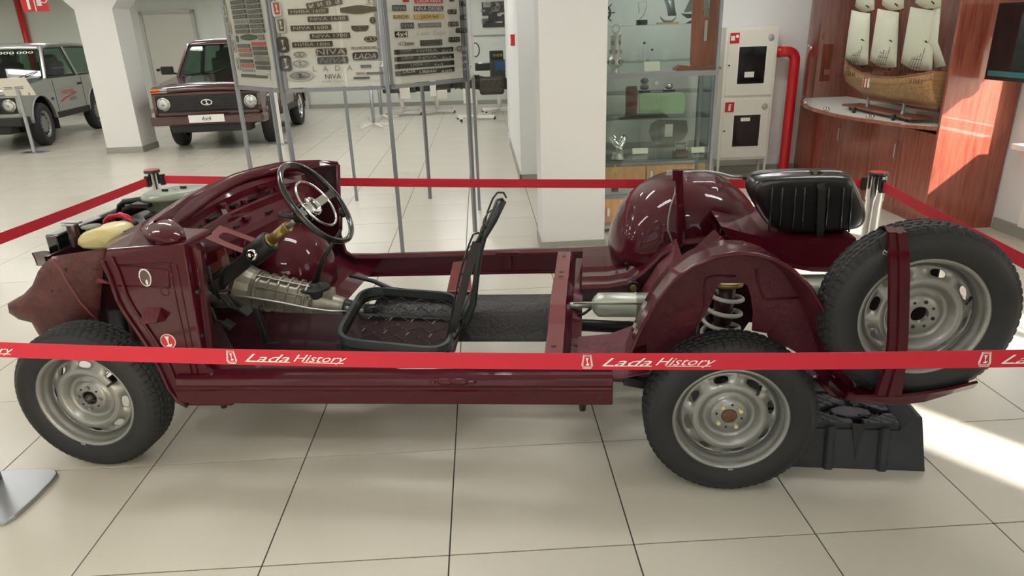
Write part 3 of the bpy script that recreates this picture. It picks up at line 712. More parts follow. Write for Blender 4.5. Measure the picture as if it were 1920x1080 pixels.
b = mb('blk'); b.cyl((2.652, .36, .58), (2.65, .36, .5), .03, .026, 16); b.cyl((2.65, .36, .5), (2.65, .36, .46), .026, .005, 16); P('bump_stop', b)
b = mb('chrome'); b.cyl((2.6, .42, .5), (2.6, .42, .4), .016, n=12); b.cyl((2.71, .42, .52), (2.71, .42, .42), .014, n=12); P('damper', b)
b = mb('blk'); b.cyl((2.645, .12, WR), (2.645, 1.48, WR), .04, n=16); b.sphere((2.645, .8, WR), .14, 16); b.cyl((2.66, .36, .3), (2.66, .36, .42), .07, n=20); P('rear_axle', b)
b = mb('blk'); b.bar(cv(1170, 712, .2), cv(1225, 722, .2), .03, .035); b.bar(V3((2.15, .25, .38)), V3((2.62, .25, .36)), .03, .03); P('trailing_arm', b)
b = mb('blk'); b.cyl((1.0, .8, .41), (2.5, .8, .35), .03, n=12); P('propeller_shaft', b)
b = mb('blk'); b.bar(cv(1070, 650, .45), cv(1200, 628, .6), .05, .03); P('floor_brace', b)
# ---- exhaust
b = mb('muff'); a_, e_ = V3((2.12, .72, .508)), V3((2.62, .72, .512))
b.lathe([(0, .02), (.012, .04), (.03, .056), (.06, .058), (.2, .058), (.202, .061), (.208, .061), (.21, .058), (.47, .058), (.5, .03)], a_, e_-a_, 28); P('silencer', b)
P('exhaust_pipe', mb('muff').cyl((1.98, .72, .5), a_, .016, n=12)); P('exhaust_pipe', mb('muff').tube([e_, V3((2.75, .74, .56)), V3((2.9, .78, .58))], .018, 10))
P('exhaust_strap', mb('alu').tube([cv(1075, 568, .64), cv(1140, 569, .64), cv(1205, 569, .64)], .005, 6))
b = mb('muff'); b.lathe([(0, .02), (.02, .055), (.3, .055), (.303, .058), (.31, .055), (.42, .055), (.44, .02)], V3((2.9, .76, .59)), (1, 0, .02), 24); P('rear_silencer', b)
P('exhaust_hanger', mb('blk').tube([cv(x, y, .66) for x, y in ((1078, 594), (1095, 588), (1108, 578))], .007, 6))
# ---- rear rail with the fuel tank on it
top = [(1352, 425), (1395, 437), (1440, 446), (1480, 451), (1540, 450), (1605, 447)]; bot = [(1390, 480), (1430, 490), (1480, 500), (1520, 507), (1560, 508), (1605, 505)]
b = mb('paint'); T_ = [cv(x, y, .75) for x, y in top]; B_ = [cv(x, y, .75) for x, y in bot]
b.loft([[p+V3((0, .5, .0)) for p in T_], T_, [p+(q-p)*.9+V3((0, .006, 0)) for p, q in zip(T_, B_)], [p-V3((0, .012, 0)) for p in B_], [p+V3((0, .1, -.006)) for p in B_]], False); P('rear_rail', b, solid=.005)
q = cv(1469, 472, .748); P('rail_hole', mb('blk').cyl(q, q+V3((0, .006, 0)), .008, n=12))
P('strap_bracket', mb('paint').prism([cv(x, y, .742) for x, y in ((1517, 448), (1552, 448), (1552, 459), (1515, 460))], (0, .02, .0)), bevel=.002)
tk_px = [(1412, 340), (1432, 331), (1590, 327), (1603, 333), (1622, 368), (1634, 405), (1628, 425), (1612, 438), (1480, 442), (1455, 434), (1440, 420), (1418, 380), (1406, 358)]
TV = .80
tp = [cv(x, y, TV) for x, y in tk_px]; tc_ = sum(tp, V3())/len(tp)
def tsc(k, v, dz=0., dx=0.): return [V3((tc_.x+(p.x-tc_.x)*k+dx, v, tc_.z+(p.z-tc_.z)*k+dz)) for p in tp]
b = mb('tank'); b.loft([tsc(.86, TV+.0), tsc(.93, TV+.006), tsc(.985, TV+.035), tsc(1., TV+.08), tsc(1.02, TV+.085), tsc(1.035, TV+.088), tsc(1.035, TV+.096), tsc(1.0, TV+.1), tsc(.98, TV+.2), tsc(.85, TV+.25)], True, True)
n_ = len(tp); b.face(range(0, n_)); b.face(range(9*n_, 10*n_)); tank = P('fuel_tank', b, sub=2)
for px in (1446, 1465, 1490, 1507, 1552, 1580, 1596):
    x0, x1 = px+2, px-4
    pts = [cv(x0-3, 336, TV+.06), cv(x0, 345, TV+.012), cv(x0, 356, TV-.001), cv(x1, 425, TV-.0), cv(x1, 434, TV+.02)]
    mb('tank').tube(pts, .0042, 6).build('pressed_rib', None, tank)
b = mb('blk'); pts = [cv(1528, 326, TV+.09), cv(1530, 334, TV+.04), cv(1538, 345, TV-.004), cv(1541, 356, TV-.008), cv(1537, 446, TV-.008)]
b.tube(pts, .01, 4, flat=(.004, .016), up=(0, 1, 0)); b.box(cv(1529, 327, TV+.06), (.045, .03, .03)); b.build('tank_strap', None, tank)
q = cv(1529, 327, TV+.04); mb('brass').cyl(q+V3((0, .01, 0)), q-V3((0, .004, 0)), .01, n=6).build('strap_bolt', None, tank)
q = cv(1433, 326, TV+.12); b = mb('grey'); b.cyl(q-V3((0, 0, .02)), q+V3((0, 0, .012)), .036, .034, 20); b.build('filler_cap', None, tank)
# ---- rear corner: post over the tyre, valance
ps = [(1652, 436, .25), (1664, 427, .12), (1676, 425, .0), (1684, 436, -.05), (1687, 470, -.055), (1688, 520, -.055), (1687, 580, -.055), (1685, 640, -.055), (1680, 690, -.055), (1667, 742, -.05)]
C_ = [cv(*p) for p in ps]; b = mb('paint')
hw = [.022, .024, .026, .029, .032, .033, .033, .033, .034, .045]
b.loft([[p+V3((-h_, .012, 0)) for p, h_ in zip(C_, hw)], [p+V3((-h_*.9, 0, 0)) for p, h_ in zip(C_, hw)], [p+V3((-h_*.25, 0, 0)) for p, h_ in zip(C_, hw)], [p+V3((-h_*.15, -.012, 0)) for p, h_ in zip(C_, hw)], [p+V3((h_*.25, -.012, 0)) for p, h_ in zip(C_, hw)], [p+V3((h_*.35, 0, 0)) for p, h_ in zip(C_, hw)], [p+V3((h_*.9, 0, 0)) for p, h_ in zip(C_, hw)], [p+V3((h_, .02, 0)) for p, h_ in zip(C_, hw)]], False); P('rear_corner_post', b, solid=.003)
P('rubber_flap', mb('rubber').prism([cv(x, y, -.03) for x, y in ((1646, 448), (1668, 434), (1676, 470), (1668, 473), (1655, 465))], (0, .012, 0)), bevel=.002)
P('flap_hook', mb('steel').tube([cv(x, y, -.04) for x, y in ((1672, 478), (1658, 470), (1655, 475), (1665, 478))], .003, 6))
tp_ = [(1590, 735), (1606, 741), (1690, 740), (1740, 734), (1790, 725), (1832, 714)]
up_ = [cv(x, y, -.045+.02*max(0, i-3)) for i, (x, y) in enumerate(tp_)]; dn = [p+V3((0, .012, -.034-.014*(i in (2, 3)))) for i, p in enumerate(up_)]
b = mb('paint'); b.loft([[p+V3((0, .22, -.05)) for p in up_], [p+V3((0, .02, -.028)) for p in up_], up_, [p+V3((0, -.008, -.004)) for p in up_], dn, [p+V3((-.02, .08, -.035)) for p in dn], [p+V3((-.04, .3, -.055)) for p in dn]], False); P('rear_valance', b, solid=.003)
P('spare_carrier', mb('darkred').bx(3.14, 3.4, .24, .26, .62, .9), bevel=.01)
# ---- steering
sA, sB = cv(400, 540, .45), cv(585, 388, .45); sd_ = (sB-sA).normalized()
pt = lambda x, y: sA+sd_*((cv(x, y, .45)-sA).dot(sd_))
c_ = pt(587, 386)
b = mb('blk'); b.bar(pt(398, 540), pt(500, 462), .07, .06, (0, 0, 1)); b.cyl(pt(470, 482), pt(508, 452), .05, n=14); P('column_bracket', b, bevel=.008)
q = pt(484, 470)+V3((0, -.06, 0)); P('ignition_lock', mb('chrome').lathe([(0, .026), (.012, .024), (.014, .016), (.008, .006), (.008, .001)], q, (0, -1, .3), 20))
b = mb('brass'); b.cyl(pt(500, 458), pt(510, 450), .032, n=20); b.cyl(pt(508, 452), pt(540, 424), .024, n=20); P('column_tube', b)
b = mb('brass'); q = pt(537, 427); X_, Y_ = fr(q, sd_, (0, 1, 0))[1:3]; b.prism([q+X_*(.018*math.cos(a)+(.05*abs(math.cos(a))**3*math.copysign(1, math.cos(a))))+Y_*.024*math.sin(a) for a in [2*PI*i/24 for i in range(24)]], sd_*.004); P('column_flange', b)
P('steering_shaft', mb('steel').cyl(pt(538, 426), pt(570, 398), .012, n=12))
b = mb('blkgloss'); b.cyl(pt(556, 411), pt(574, 396), .03, .045, 20); b.cyl(pt(574, 396), c_, .045, .03, 20); hub = P('steering_hub', b)
R_ = .198; X_, Y_ = fr(c_, sd_, (0, 1, 0))[1:3]
sp = lambda r, a, h=0.: c_+X_*(r*math.cos(a))+Y_*(r*math.sin(a))+sd_*h
st = P('steering_wheel', mb('blkgloss').tube([sp(R_, 2*PI*i/64, .025) for i in range(64)], .0125, 12, True))
b = mb('chrome'); b.tube([sp(.112, 2*PI*i/48, .02) for i in range(48)], .005, 8, True); b.build('horn_ring', None, st)
for a in (0., PI):
    b = mb('chrome'); b.loft([[sp(r, a, h_)+Y_*s_*.018 for r, h_ in ((.03, .0), (.07, .012), (.112, .02))] for s_ in (-1, 1)], False); b.build('spoke_cover', None, st, solid=.006)
    b = mb('blkgloss'); b.loft([[sp(r, a, h_)+Y_*s_*w_ for r, h_, w_ in ((.03, -.008, .022), (.11, .01, .02), (.16, .018, .016), (.195, .024, .024))] for s_ in (-1, 1)], False); b.build('spoke', None, st, solid=.012)
mb('chrome').lathe([(0, .045), (.012, .04), (.014, .028), (.0, .026), (.0, .001)], c_-sd_*.002, sd_, 24).build('horn_cup', None, st)
b = mb('blk'); b.tube([pt(560, 408), pt(560, 408)+V3((.02, -.03, .0)), cv(524, 402, .36)], .01, 8); P('column_stalk', b)
# ---- gearbox
gA, gB = V3((.2, .76, .60)), V3((.9, .78, .455)); gd = (gB-gA).normalized(); gp = lambda t: gA+gd*t
b = mb('alu'); b.lathe([(0, .175), (.03, .175), (.035, .15), (.16, .13), (.24, .105), (.26, .105)], gA, gd, 20, smooth=False, cap=True); P('bell_housing', b)
b = mb('alu'); b.lathe([(.25, .098), (.27, .092), (.5, .085), (.52, .088), (.54, .088), (.56, .06)], gA, gd, 14, smooth=False, cap=True); gb = P('gearbox', b)
for t in (.27, .32, .37, .42, .47, .51): mb('alu').lathe([(t, .088), (t, .102-.02*(t-.27)), (t+.008, .102-.02*(t-.27)), (t+.008, .088)], gA, gd, 14, smooth=False).build('casing_rib', None, gb)
for a in (-.6, .0, .6, 1.2):
    X_2, Y_2 = fr(gA, gd, (0, 1, 0))[1:3]; o_ = -X_2*math.cos(a)+Y_2*math.sin(a)*(1 if Y_2.z > 0 else -1)
    mb('alu').bar(gp(.25)+o_*.096, gp(.53)+o_*.09, .006, .014, o_).build('casing_rib', None, gb)
b = mb('alu'); b.lathe([(.54, .07), (.58, .062), (.66, .05), (.7, .046)], gA, gd, 14, cap=True); b.box(gp(.6)+V3((0, 0, .05)), (.1, .07, .05)); P('gearbox_tail', b, bevel=.004)
for t, s_ in ((.54, -1), (.54, 1)): P('casing_bolt', mb('steel').cyl(gp(t)+V3((0, .07*s_-.0, .04)), gp(t)+V3((.02, .07*s_, .04)), .01, n=6))
b = mb('blk'); b.cyl(gp(.7), gp(.78), .045, .03, 14); b.box(gp(.75), (.05, .1, .035)); b.cyl(gp(.78), gp(.86), .03, .045, 14); cp = P('drive_coupling', b, bevel=.004)
for s_ in (-1, 1):
    for t in (.73, .8): q = gp(t)+V3((0, .045*s_, .018)); mb('steel').cyl(q-V3((.012, 0, 0)), q+V3((.012, 0, 0)), .01, n=6).build('coupling_bolt', None, cp)
b = mb('rubber'); q = cv(592, 552, .77); b.lathe([(-.03, .045), (0, .055), (.03, .06), (.032, .075), (.04, .075), (.044, .04), (.06, .03), (.065, .02)], q, (0, 0, 1), 20, smooth=False); P('gear_boot', b)
b = mb('blk'); b.tube([q+V3((0, 0, .05)), cv(605, 488, .78), cv(640, 430, .8)], [.016, .012, .007], 10); b.tube([cv(640, 430, .8), cv(640, 405, .8)], [.006, .006], 8); b.sphere(cv(643, 398, .8), .022, 12, (1, 1, 1.2)); P('gear_lever', b)
P('speedo_cable', mb('steel').tube([cv(410, 552, .5), cv(460, 556, .52), cv(520, 566, .55), cv(580, 578, .58), cv(620, 583, .6), cv(660, 584, .62)], .0045, 8))
b = mb('blk'); b.bar(cv(479, 578, .5), cv(502, 645, .5), .03, .03, (0, 1, 0)); b.bar(cv(478, 577, .5), cv(486, 575, .62), .03, .012); b.bar(cv(498, 645, .48), cv(524, 644, .48), .03, .01); P('seat_support_post', b, bevel=.003)
def pedal(a, m_, e, nm):
    b = mb('blk'); b.tube([cv(*a), cv(*m_), cv(*e)], .008, 8); q = cv(*e); b.box(q+V3((.01, 0, -.005)), (.05, .055, .014), (V3((.8, 0, -.6)), V3((0, 1, 0)), V3((.6, 0, .8)))); P(nm, b, bevel=.005)
pedal((412, 552, .42), (430, 575, .42), (456, 582, .42), 'brake_pedal'); pedal((395, 575, .35), (405, 600, .35), (424, 606, .35), 'clutch_pedal')
b = mb('blk')
for pts in ([(400, 520, .4), (425, 500, .45), (450, 490, .5), (470, 480, .5)], [(395, 545, .4), (430, 545, .45), (440, 510, .5), (450, 495, .5)], [(430, 550, .45), (445, 570, .5), (460, 590, .5)], [(390, 500, .35), (400, 540, .38), (412, 560, .4)]): b.tube([cv(*p) for p in pts], .009, 6)
P('wiring_loom', b); P('red_wire', mb('wirered').tube([cv(*p) for p in ((440, 505, .45), (432, 525, .45), (418, 545, .45))], .004, 6))
# ---- seat frame
sw = .53
L = [cw(x, y, sw) for x, y in ((636, 622), (700, 562), (855, 566), (838, 655))]
def rc(pts, r=.2, n=6):
    o_ = []
    for i, p in enumerate(pts):
        a, c = pts[i-1], pts[(i+1) % len(pts)]; s_, e = p+(a-p)*r, p+(c-p)*r
        for k in range(n+1): t = k/n; o_.append(s_*(1-t)**2+p*2*t*(1-t)+e*t*t)
    return o_
loop = rc([cw(628, 640, sw), cw(682, 543, sw), cw(862, 556, sw), cw(840, 662, sw)], .22)
seat = P('seat_frame', mb('seatframe').tube(loop, .012, 4, True, flat=(.018, .009), up=(0, 0, 1)))
mb('blk').tube([p-V3((0, 0, .034)) for p in loop], .01, 4, True, flat=(.012, .007), up=(0, 0, 1)).build('lower_frame', None, seat)
c00, c01, c11, c10 = cw(640, 636, sw-.012), cw(690, 550, sw-.012), cw(856, 560, sw-.012), cw(838, 655, sw-.012)
bl = lambda s_, t: c00*(1-s_)*(1-t)+c01*(1-s_)*t+c11*s_*t+c10*s_*(1-t)
for k in range(5):
    t0_ = .11+.195*k; pts = []
    for i in range(85):
        s_ = .04+.92*i/84; ph = 2*PI*4.5*s_+k*.7; pts.append(bl(s_+.032*math.sin(2*ph), min(.98, max(.02, t0_+.075*math.sin(ph)))))
    mb('blk').tube(pts, .0023, 5).build('zigzag_spring', None, seat)
for k in range(3):
    for i in range(4):
        p, q = bl(.15+.22*i, .18+.25*k), bl(.17+.22*i, .24+.25*k); mb('steel').tube([p, q], .0014, 4).build('spring_clip', None, seat)
b = mb('blk'); b.bar(V3((1.0, .34, .46)), V3((1.5, .32, .42)), .03, .025); b.bar(V3((1.0, .66, .46)), V3((1.5, .66, .44)), .03, .025); b.bar(V3((1.02, .3, .44)), V3((1.5, .25, .4)), .02, .03); b.build('seat_rail', None, seat, bevel=.003)
b = mb('darkred'); b.prism([cw(625, 690, .4), cw(830, 705, .4), cw(842, 690, .4), cw(700, 660, .4)], (0, 0, -.03)); P('seat_pedestal', b)
near = [cv(*p) for p in ((838, 655, .3), (848, 620, .3), (862, 570, .3), (878, 505, .3), (893, 455, .3))]
far = [cv(*p) for p in ((848, 640, .66), (872, 605, .66), (887, 570, .66), (892, 530, .66), (898, 480, .66), (906, 445, .66), (925, 412, .66), (943, 376, .66))]
sb = P('seat_back_frame', mb('blk').tube(near, .012, 4, flat=(.016, .011), up=(1, 0, .2)))
mb('seatframe').tube(far, [.016, .018, .018, .015, .014, .017, .019, .017], 10).build('side_tube', None, sb)
top_ = [near[-1], near[-1]+V3((.03, .05, .05)), near[-1]+V3((.05, .15, .09)), far[-1]+V3((-.01, -.12, .03)), far[-1]+V3((0, -.03, .015)), far[-1]]
mb('blk').tube(top_, .006, 8).build('top_wire', None, sb)
b = mb('blk'); b.tube([cv(*p) for p in ((835, 650, .32), (845, 600, .32), (856, 545, .34), (866, 500, .34), (878, 462, .36), (887, 440, .38), (897, 436, .4), (902, 446, .42), (898, 462, .44))], .0042, 6); b.build('edge_wire', None, sb)
b = mb('blk'); b.tube([cv(*p) for p in ((892, 470, .5), (905, 430, .52), (915, 395, .55), (924, 372, .56), (933, 361, .58), (944, 361, .62), (949, 370, .66))], .0042, 6); b.build('edge_wire', None, sb)
for k, (x, y) in enumerate(((915, 408), (910, 425), (882, 470), (874, 495), (868, 520))):
    q = cv(x, y, .42); pts = [q+V3((.006*math.sin(a*2), .12*math.sin(a), .018*math.cos(a))) for a in [2*PI*i/16 for i in range(17)]]; mb('blk').tube(pts, .0026, 5).build('zigzag_spring', None, sb)
for s_ in (.15, .45, .8):
    i = s_*4; p = near[int(i)]; q = far[min(7, int(s_*7))]; mb('blk').tube([p, q], .006, 6).build('cross_wire', None, sb)
b = mb('blkgloss'); b.tube([near[0]+V3((-.01, 0, -.03)), near[0]+V3((.01, .0, .03)), near[1]+V3((.02, 0, 0))], [.02, .022, .014], 10); b.build('hinge', None, sb)
b = mb('blk'); b.tube([cv(655, 517, .86), cv(700, 527, .86), cv(735, 543, .86), cv(782, 548, .86)], [.008, .011, .014, .012], 10); P('hand_brake', b)
# ---- front end: apron, inner fender, engine bay
av = .27
ap = [(15, 572), (45, 553), (62, 535), (70, 512), (82, 495), (98, 480), (130, 476), (196, 468), (212, 540), (232, 590), (190, 606), (175, 620), (140, 640), (80, 640), (65, 606), (38, 600), (20, 588)]
def apd(x): return av+.06*math.sin(x/60.)
b = mb('apron'); rws = []
tl = [(15, 571), (45, 553), (62, 535), (72, 510), (82, 496), (98, 481), (130, 476), (165, 472), (197, 468)]; bl_ = [(18, 586), (36, 598), (60, 604), (72, 625), (90, 645), (120, 645), (150, 640), (180, 612), (186, 598)]
for t in (0, .15, .3, .45, .6, .75, .9, 1.):
    rws.append([cv(x+(X-x)*t, y+(Y-y)*t, av-.05*math.sin(PI*t)*(1-i/9)+(.05*t if i > 6 else 0)) for i, ((x, y), (X, Y)) in enumerate(zip(tl, bl_))])
b.loft(rws); P('front_apron', b, solid=.006)
b = mb('paint'); b.prism([cv(x, y, .31) for x, y in ((98, 482), (132, 476), (200, 466), (205, 520), (215, 545), (205, 530), (160, 512), (130, 500))], (0, .01, 0)); P('inner_fender_top', b)
b = mb('primer'); b.prism([cv(x, y, .28) for x, y in ((150, 503), (208, 533), (168, 528))], (0, .01, 0)); P('fender_gusset', b)
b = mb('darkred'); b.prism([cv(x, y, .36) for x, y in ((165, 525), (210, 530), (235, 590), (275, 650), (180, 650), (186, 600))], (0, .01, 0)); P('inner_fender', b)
P('apron_rib', mb('primer').tube([cv(x, y, av-.045) for x, y in ((100, 485), (128, 530), (150, 565), (172, 590), (185, 600))], .005, 6))
for x, y, r, v in ((198, 516, .017, .3), (183, 577, .022, .33), (123, 506, .006, .2), (97, 546, .005, .2)): q = cv(x, y, v); P('fender_hole', mb('blk').prism(ell(q, X1, Z1, r, r*1.35), (0, .003, 0)))
b = mb('grey'); b.prism([cv(x, y, .16) for x, y in ((90, 618), (105, 618), (130, 623), (112, 630), (95, 632))], (0, .004, 0)); P('splash_bracket', b)
b = mb('paint'); b.loft([[cv(60, 474, .3), cv(82, 470, .5), cv(98, 472, .6)], [cv(66, 486, .3), cv(88, 486, .5), cv(100, 484, .6)], [cv(70, 498, .3), cv(90, 500, .5), cv(100, 496, .6)]], False); P('front_panel', b, solid=.005)
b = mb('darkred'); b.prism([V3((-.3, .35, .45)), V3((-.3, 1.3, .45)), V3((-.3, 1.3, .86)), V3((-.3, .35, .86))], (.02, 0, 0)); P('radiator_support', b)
b = mb('paint'); b.loft([[V3((u, 1.3, .5)) for u in (-.4, 0, .3)], [V3((u, 1.32, .85)) for u in (-.35, 0, .3)], [V3((u, 1.42, .88)) for u in (-.35, 0, .3)]], False); P('far_inner_fender', b, solid=.005)
# rail from apron to cowl
b = mb('paint'); b.loft([[cv(197, 466, .1), cv(240, 462, .1), cv(290, 460, .1)], [cv(200, 455, .25), cv(255, 435, .3), cv(300, 418, .3)], [cv(215, 445, .42), cv(270, 415, .45), cv(330, 385, .5)]], False); P('scuttle_side', b, solid=.004)
b = mb('darkred'); b.loft([[cv(200, 458, .3), cv(300, 400, .6), cv(400, 345, .95)], [cv(212, 468, .2), cv(290, 425, .4), cv(350, 380, .7)]], False); P('scuttle_rail', b, solid=.006)
b = mb('blkgloss'); q = V3((-.32, .5, .84)); b.bx(-.36, -.3, .45, 1.15, .6, .93); P('radiator', b, bevel=.008)
q = cv(135, 421, .42); b = mb('darkred'); b.tube([q-V3((0, 0, .1)), q-V3((0, 0, .05)), q], .025, 10); b.use('steel').box(q+V3((0, 0, .004)), (.06, .06, .008)); b.box(q+V3((0, 0, .012)), (.09, .025, .006)); P('radiator_cap', b, bevel=.002)
# washer reservoir
wq = [cv(x, y, .34) for x, y in ((136, 472), (137, 450), (150, 436), (175, 430), (205, 428), (222, 438), (222, 455), (212, 472))]
b = mb('cream'); b.loft([[V3((p.x*.9+.1*wq[2].x, .34, p.z)) for p in wq], [V3((p.x, .37, p.z)) for p in wq], [V3((p.x, .46, p.z)) for p in wq], [V3((p.x*.9+.1*wq[2].x, .5, p.z)) for p in wq]], True, True); b.face(range(8)); b.face(range(24, 32)); ws = P('washer_reservoir', b, sub=1)
q = cv(172, 429, .4); mb('grey').lathe([(-.01, .024), (.004, .026), (.008, .04), (.014, .04), (.018, .02), (.018, .001)], q, (0, 0, 1), 20).build('reservoir_cap', None, ws)
q = cv(232, 432, .42); P('master_cylinder_cap', mb('blk').cyl(q-V3((0, 0, .03)), q+V3((0, 0, .006)), .04, n=18))
# engine and valve cover
b = mb('blk'); b.bx(-.2, .2, .62, 1.0, .45, .86); b.bx(-.18, .22, .66, .92, .84, .93); eng = P('engine', b, bevel=.02)
b = mb('blk'); b.tube([cv(150, 428, .75), cv(205, 405, .8), cv(262, 382, .85)], .02, 8); b.build('fuel_rail', None, eng)
b = mb('blk'); b.tube([cv(228, 386, .75), cv(232, 378, .75), cv(266, 374, .75)], .014, 6); b.bx(-.06, .03, .66, .72, 1.0, 1.02); b.tube([cv(221, 405, .75), cv(224, 385, .75), cv(232, 379, .75), cv(262, 376, .75)], .012, 8); b.build('hose_bracket', None, eng)
for i, pts in enumerate((((195, 430), (196, 414), (205, 405), (225, 402), (245, 414), (258, 430)), ((200, 428), (203, 412), (215, 406), (235, 408), (250, 422), (262, 436)), ((210, 420), (213, 408), (225, 400), (240, 405), (256, 424)))):
    mb('wirered').tube([cv(x, y, .6+.02*i) for x, y in pts], .0075, 8).build('ignition_lead', None, eng)
q = cv(247, 420, .6); mb('blk').lathe([(0, .02), (.01, .028), (.02, .02)], q, (.6, 0, -.6), 16).build('lead_clip', None, eng)
# oval air cleaner
af0, af1 = cv(266, 372, .72), cv(392, 362, .95); ac = (af0+af1)/2; ad = af1-af0; ad.z = 0; al = ad.length/2; ad.normalize(); an = V3((-ad.y, ad.x, 0))
def oval(k, z, gr=0.): return [ac+ad*((al*k)*math.cos(t)*(1 if abs(math.cos(t)) < .0 else 1))+an*(.13*k*math.sin(t))+V3((0, 0, z)) for t in [2*PI*i/32 for i in range(32)]]
b = mb('airbox'); b.loft([oval(.72, -.075), oval(.9, -.05), oval(1., -.0), oval(1.03, .002), oval(1.03, .012), oval(.98, .016), oval(.95, .024), oval(.7, .03), oval(.05, .03)], True, True); afo = P('air_cleaner', b)
for s_ in (-.3, .25):
    q = ac+ad*(al*s_)+V3((0, 0, .035)); mb('blk').box(q, (.03, .008, .012)).cyl(q-V3((0, 0, .012)), q+V3((0, 0, .004)), .006, n=8).build('wing_nut', None, afo)
b = mb('blk'); b.tube([cv(275, 412, .7), cv(292, 402, .72), cv(312, 392, .74)], .022, 12); P('intake_hose', b)
b = mb('cream'); q = cv(428, 341, 1.3); b.box(q, (.07, .06, .03)); fb = P('fluid_reservoir', b, bevel=.006); mb('blk').box(q-V3((.0, 0, .03)), (.06, .05, .03)).build('reservoir_base', None, fb)
b = mb('paint'); b.prism([cv(x, y, 1.3) for x, y in ((395, 362), (428, 346), (455, 340), (470, 332), (440, 330), (415, 348))], (0, .06, 0)); P('scuttle_bracket', b)
# front axle and suspension behind the front wheel
b = mb('blk'); b.cyl((-.005, .12, WR), (-.005, 1.48, WR), .025, n=12); b.bar((.05, .15, .3), (.1, .55, .36), .06, .03); b.bar((.05, .18, .5), (.1, .5, .52), .05, .03); b.cyl((.0, .3, .3), (.0, .34, .62), .05, n=16); P('front_suspension', b)
# ================================================================ AROUND THE CAR
# spare wheel standing in the rear corner
sv = CO+CU*3.262+CV*.0+V3((0, 0, .755))
SPW = empty('spare_wheel', sv-V3((0, 0, WR)), CA, 'spare wheel with grey steel rim and empty hub hole, upright behind red corner post', 'wheel')
wheel('rim', SPW, (0, 0, WR), .5, 'spare')
# black plastic ramp block under the tail
RB = empty('wheel_ramp', CO+CU*3.1+CV*.5, CA, 'black ribbed plastic ramp block with octagon on top beside rear wheel', 'ramp')
def rl(u, v, w_): return V3((u-3.1, v-.5, w_))
u0, u1, va, vb = 2.62, 3.47, .205, .80
b = mb('ramp'); b.loft([[rl(u0, va, 0), rl(u1, va, 0), rl(u1, vb, 0), rl(u0, vb, 0)], [rl(u0+.03, va+.03, .168), rl(u1-.04, va+.03, .168), rl(u1-.04, vb-.03, .168), rl(u0+.03, vb-.03, .168)]], False, True); b.face((4, 5, 6, 7)); b.build('ramp_body', None, RB, bevel=.004)
uc, vc = 3.2, .335
def plate(poly, z0, z1, nm='tread_plate'): b = mb('ramp'); b.prism([rl(u, v, z0) for u, v in poly], (0, 0, z1-z0)); return b.build(nm, None, RB, bevel=.006)
O8 = [(uc+.125*math.cos(PI/8+PI/4*k), vc+.066*math.sin(PI/8+PI/4*k)) for k in range(8)]
plate([(uc+(x-uc)*.68, vc+(y-vc)*.68) for x, y in O8], .166, .196, 'centre_octagon')
g_ = .02
for sx in (-1, 1):
    for sy in (-1, 1):
        eu, ev = (u0+.04 if sx < 0 else u1-.11), (va+.035 if sy < 0 else .47)
        o8 = [p for p in O8 if (p[0]-uc)*sx > 0 and (p[1]-vc)*sy > 0]; o8.sort(key=lambda p: abs(p[0]-uc))
        poly = [(uc+sx*g_, ev), (uc+sx*g_, o8[0][1]+sy*.004), o8[0], o8[1], (o8[1][0]+sx*.004, vc+sy*g_*.6), (eu, vc+sy*g_*.6), (eu, ev)]
        pl_ = plate(poly, .166, .2)
        # raised diamond pattern
        lo_u, hi_u = sorted((uc+sx*g_, eu)); lo_v, hi_v = sorted((ev, vc+sy*.03)); n = 0
        db = mb('ramp')
        for k in range(-3, 9):
            for dr in (1, -1):
                a = (lo_u+k*.05, lo_v if dr > 0 else hi_v); L_ = (hi_v-lo_v); e = (a[0]+L_*1.2, hi_v if dr > 0 else lo_v)
                ts = [0, 1]
                if a[0] < lo_u: ts[0] = (lo_u-a[0])/(e[0]-a[0])
                if e[0] > hi_u: ts[1] = (hi_u-a[0])/(e[0]-a[0])
                if ts[1]-ts[0] < .1: continue
                p0 = [a[i]+(e[i]-a[i])*ts[0] for i in (0, 1)]; p1 = [a[i]+(e[i]-a[i])*ts[1] for i in (0, 1)]
                db.bar(rl(*p0, .2), rl(*p1, .2), .004, .005); n += 1
        if n: d_ = db.build('diamond_tread', None, pl_); d_['kind'] = 'stuff'
b = mb('ramp'); b.loft([[rl(u1-.11, va+.03, .17), rl(u1-.11, .64, .17)], [rl(u1-.05, va+.03, .236), rl(u1-.06, .64, .236)], [rl(u1-.035, va+.03, .232), rl(u1-.04, .64, .232)], [rl(u1, va, .0), rl(u1, .64, .0)]], False); b.face((0, 2, 4, 6)); b.build('end_stop', None, RB, solid=.004)
for k, (a, e) in enumerate(((3.075, 3.11), (3.185, 3.215), (3.285, 3.32))):
    b = mb('ramp' if k != 1 else 'dark')
    if k == 1: b.prism([rl(a-.01, va+.028, .19), rl(e+.01, va+.028, .19), rl((a+e)/2, va+.004, .04)], (0, .01, 0)); b.build('front_slot', None, RB)
    else: b.loft([[rl(a, va-.004, .0), rl(a+.008, va-.012, .0), rl(e-.008, va-.012, .0), rl(e, va-.004, .0)], [rl(a, va+.026, .18), rl(a+.008, va+.016, .185), rl(e-.008, va+.016, .185), rl(e, va+.026, .18)]], False); b.build('front_rib', None, RB, solid=.004)
b = mb('dark'); b.prism(rrect(rl(3.01, va+.008, .085), V3((1, 0, 0)), V3((0, .17, 1)).normalized(), .06, .12, .028), (0, .008, 0)); b.build('hand_hole', None, RB)
for a in (.49, .58):
    b = mb('ramp'); b.bx(*(2.75-3.1, 3.17-3.1), a-.5, a+.08-.5, .16, .225 if a > .55 else .205); b.build('upper_step', None, RB, bevel=.004)
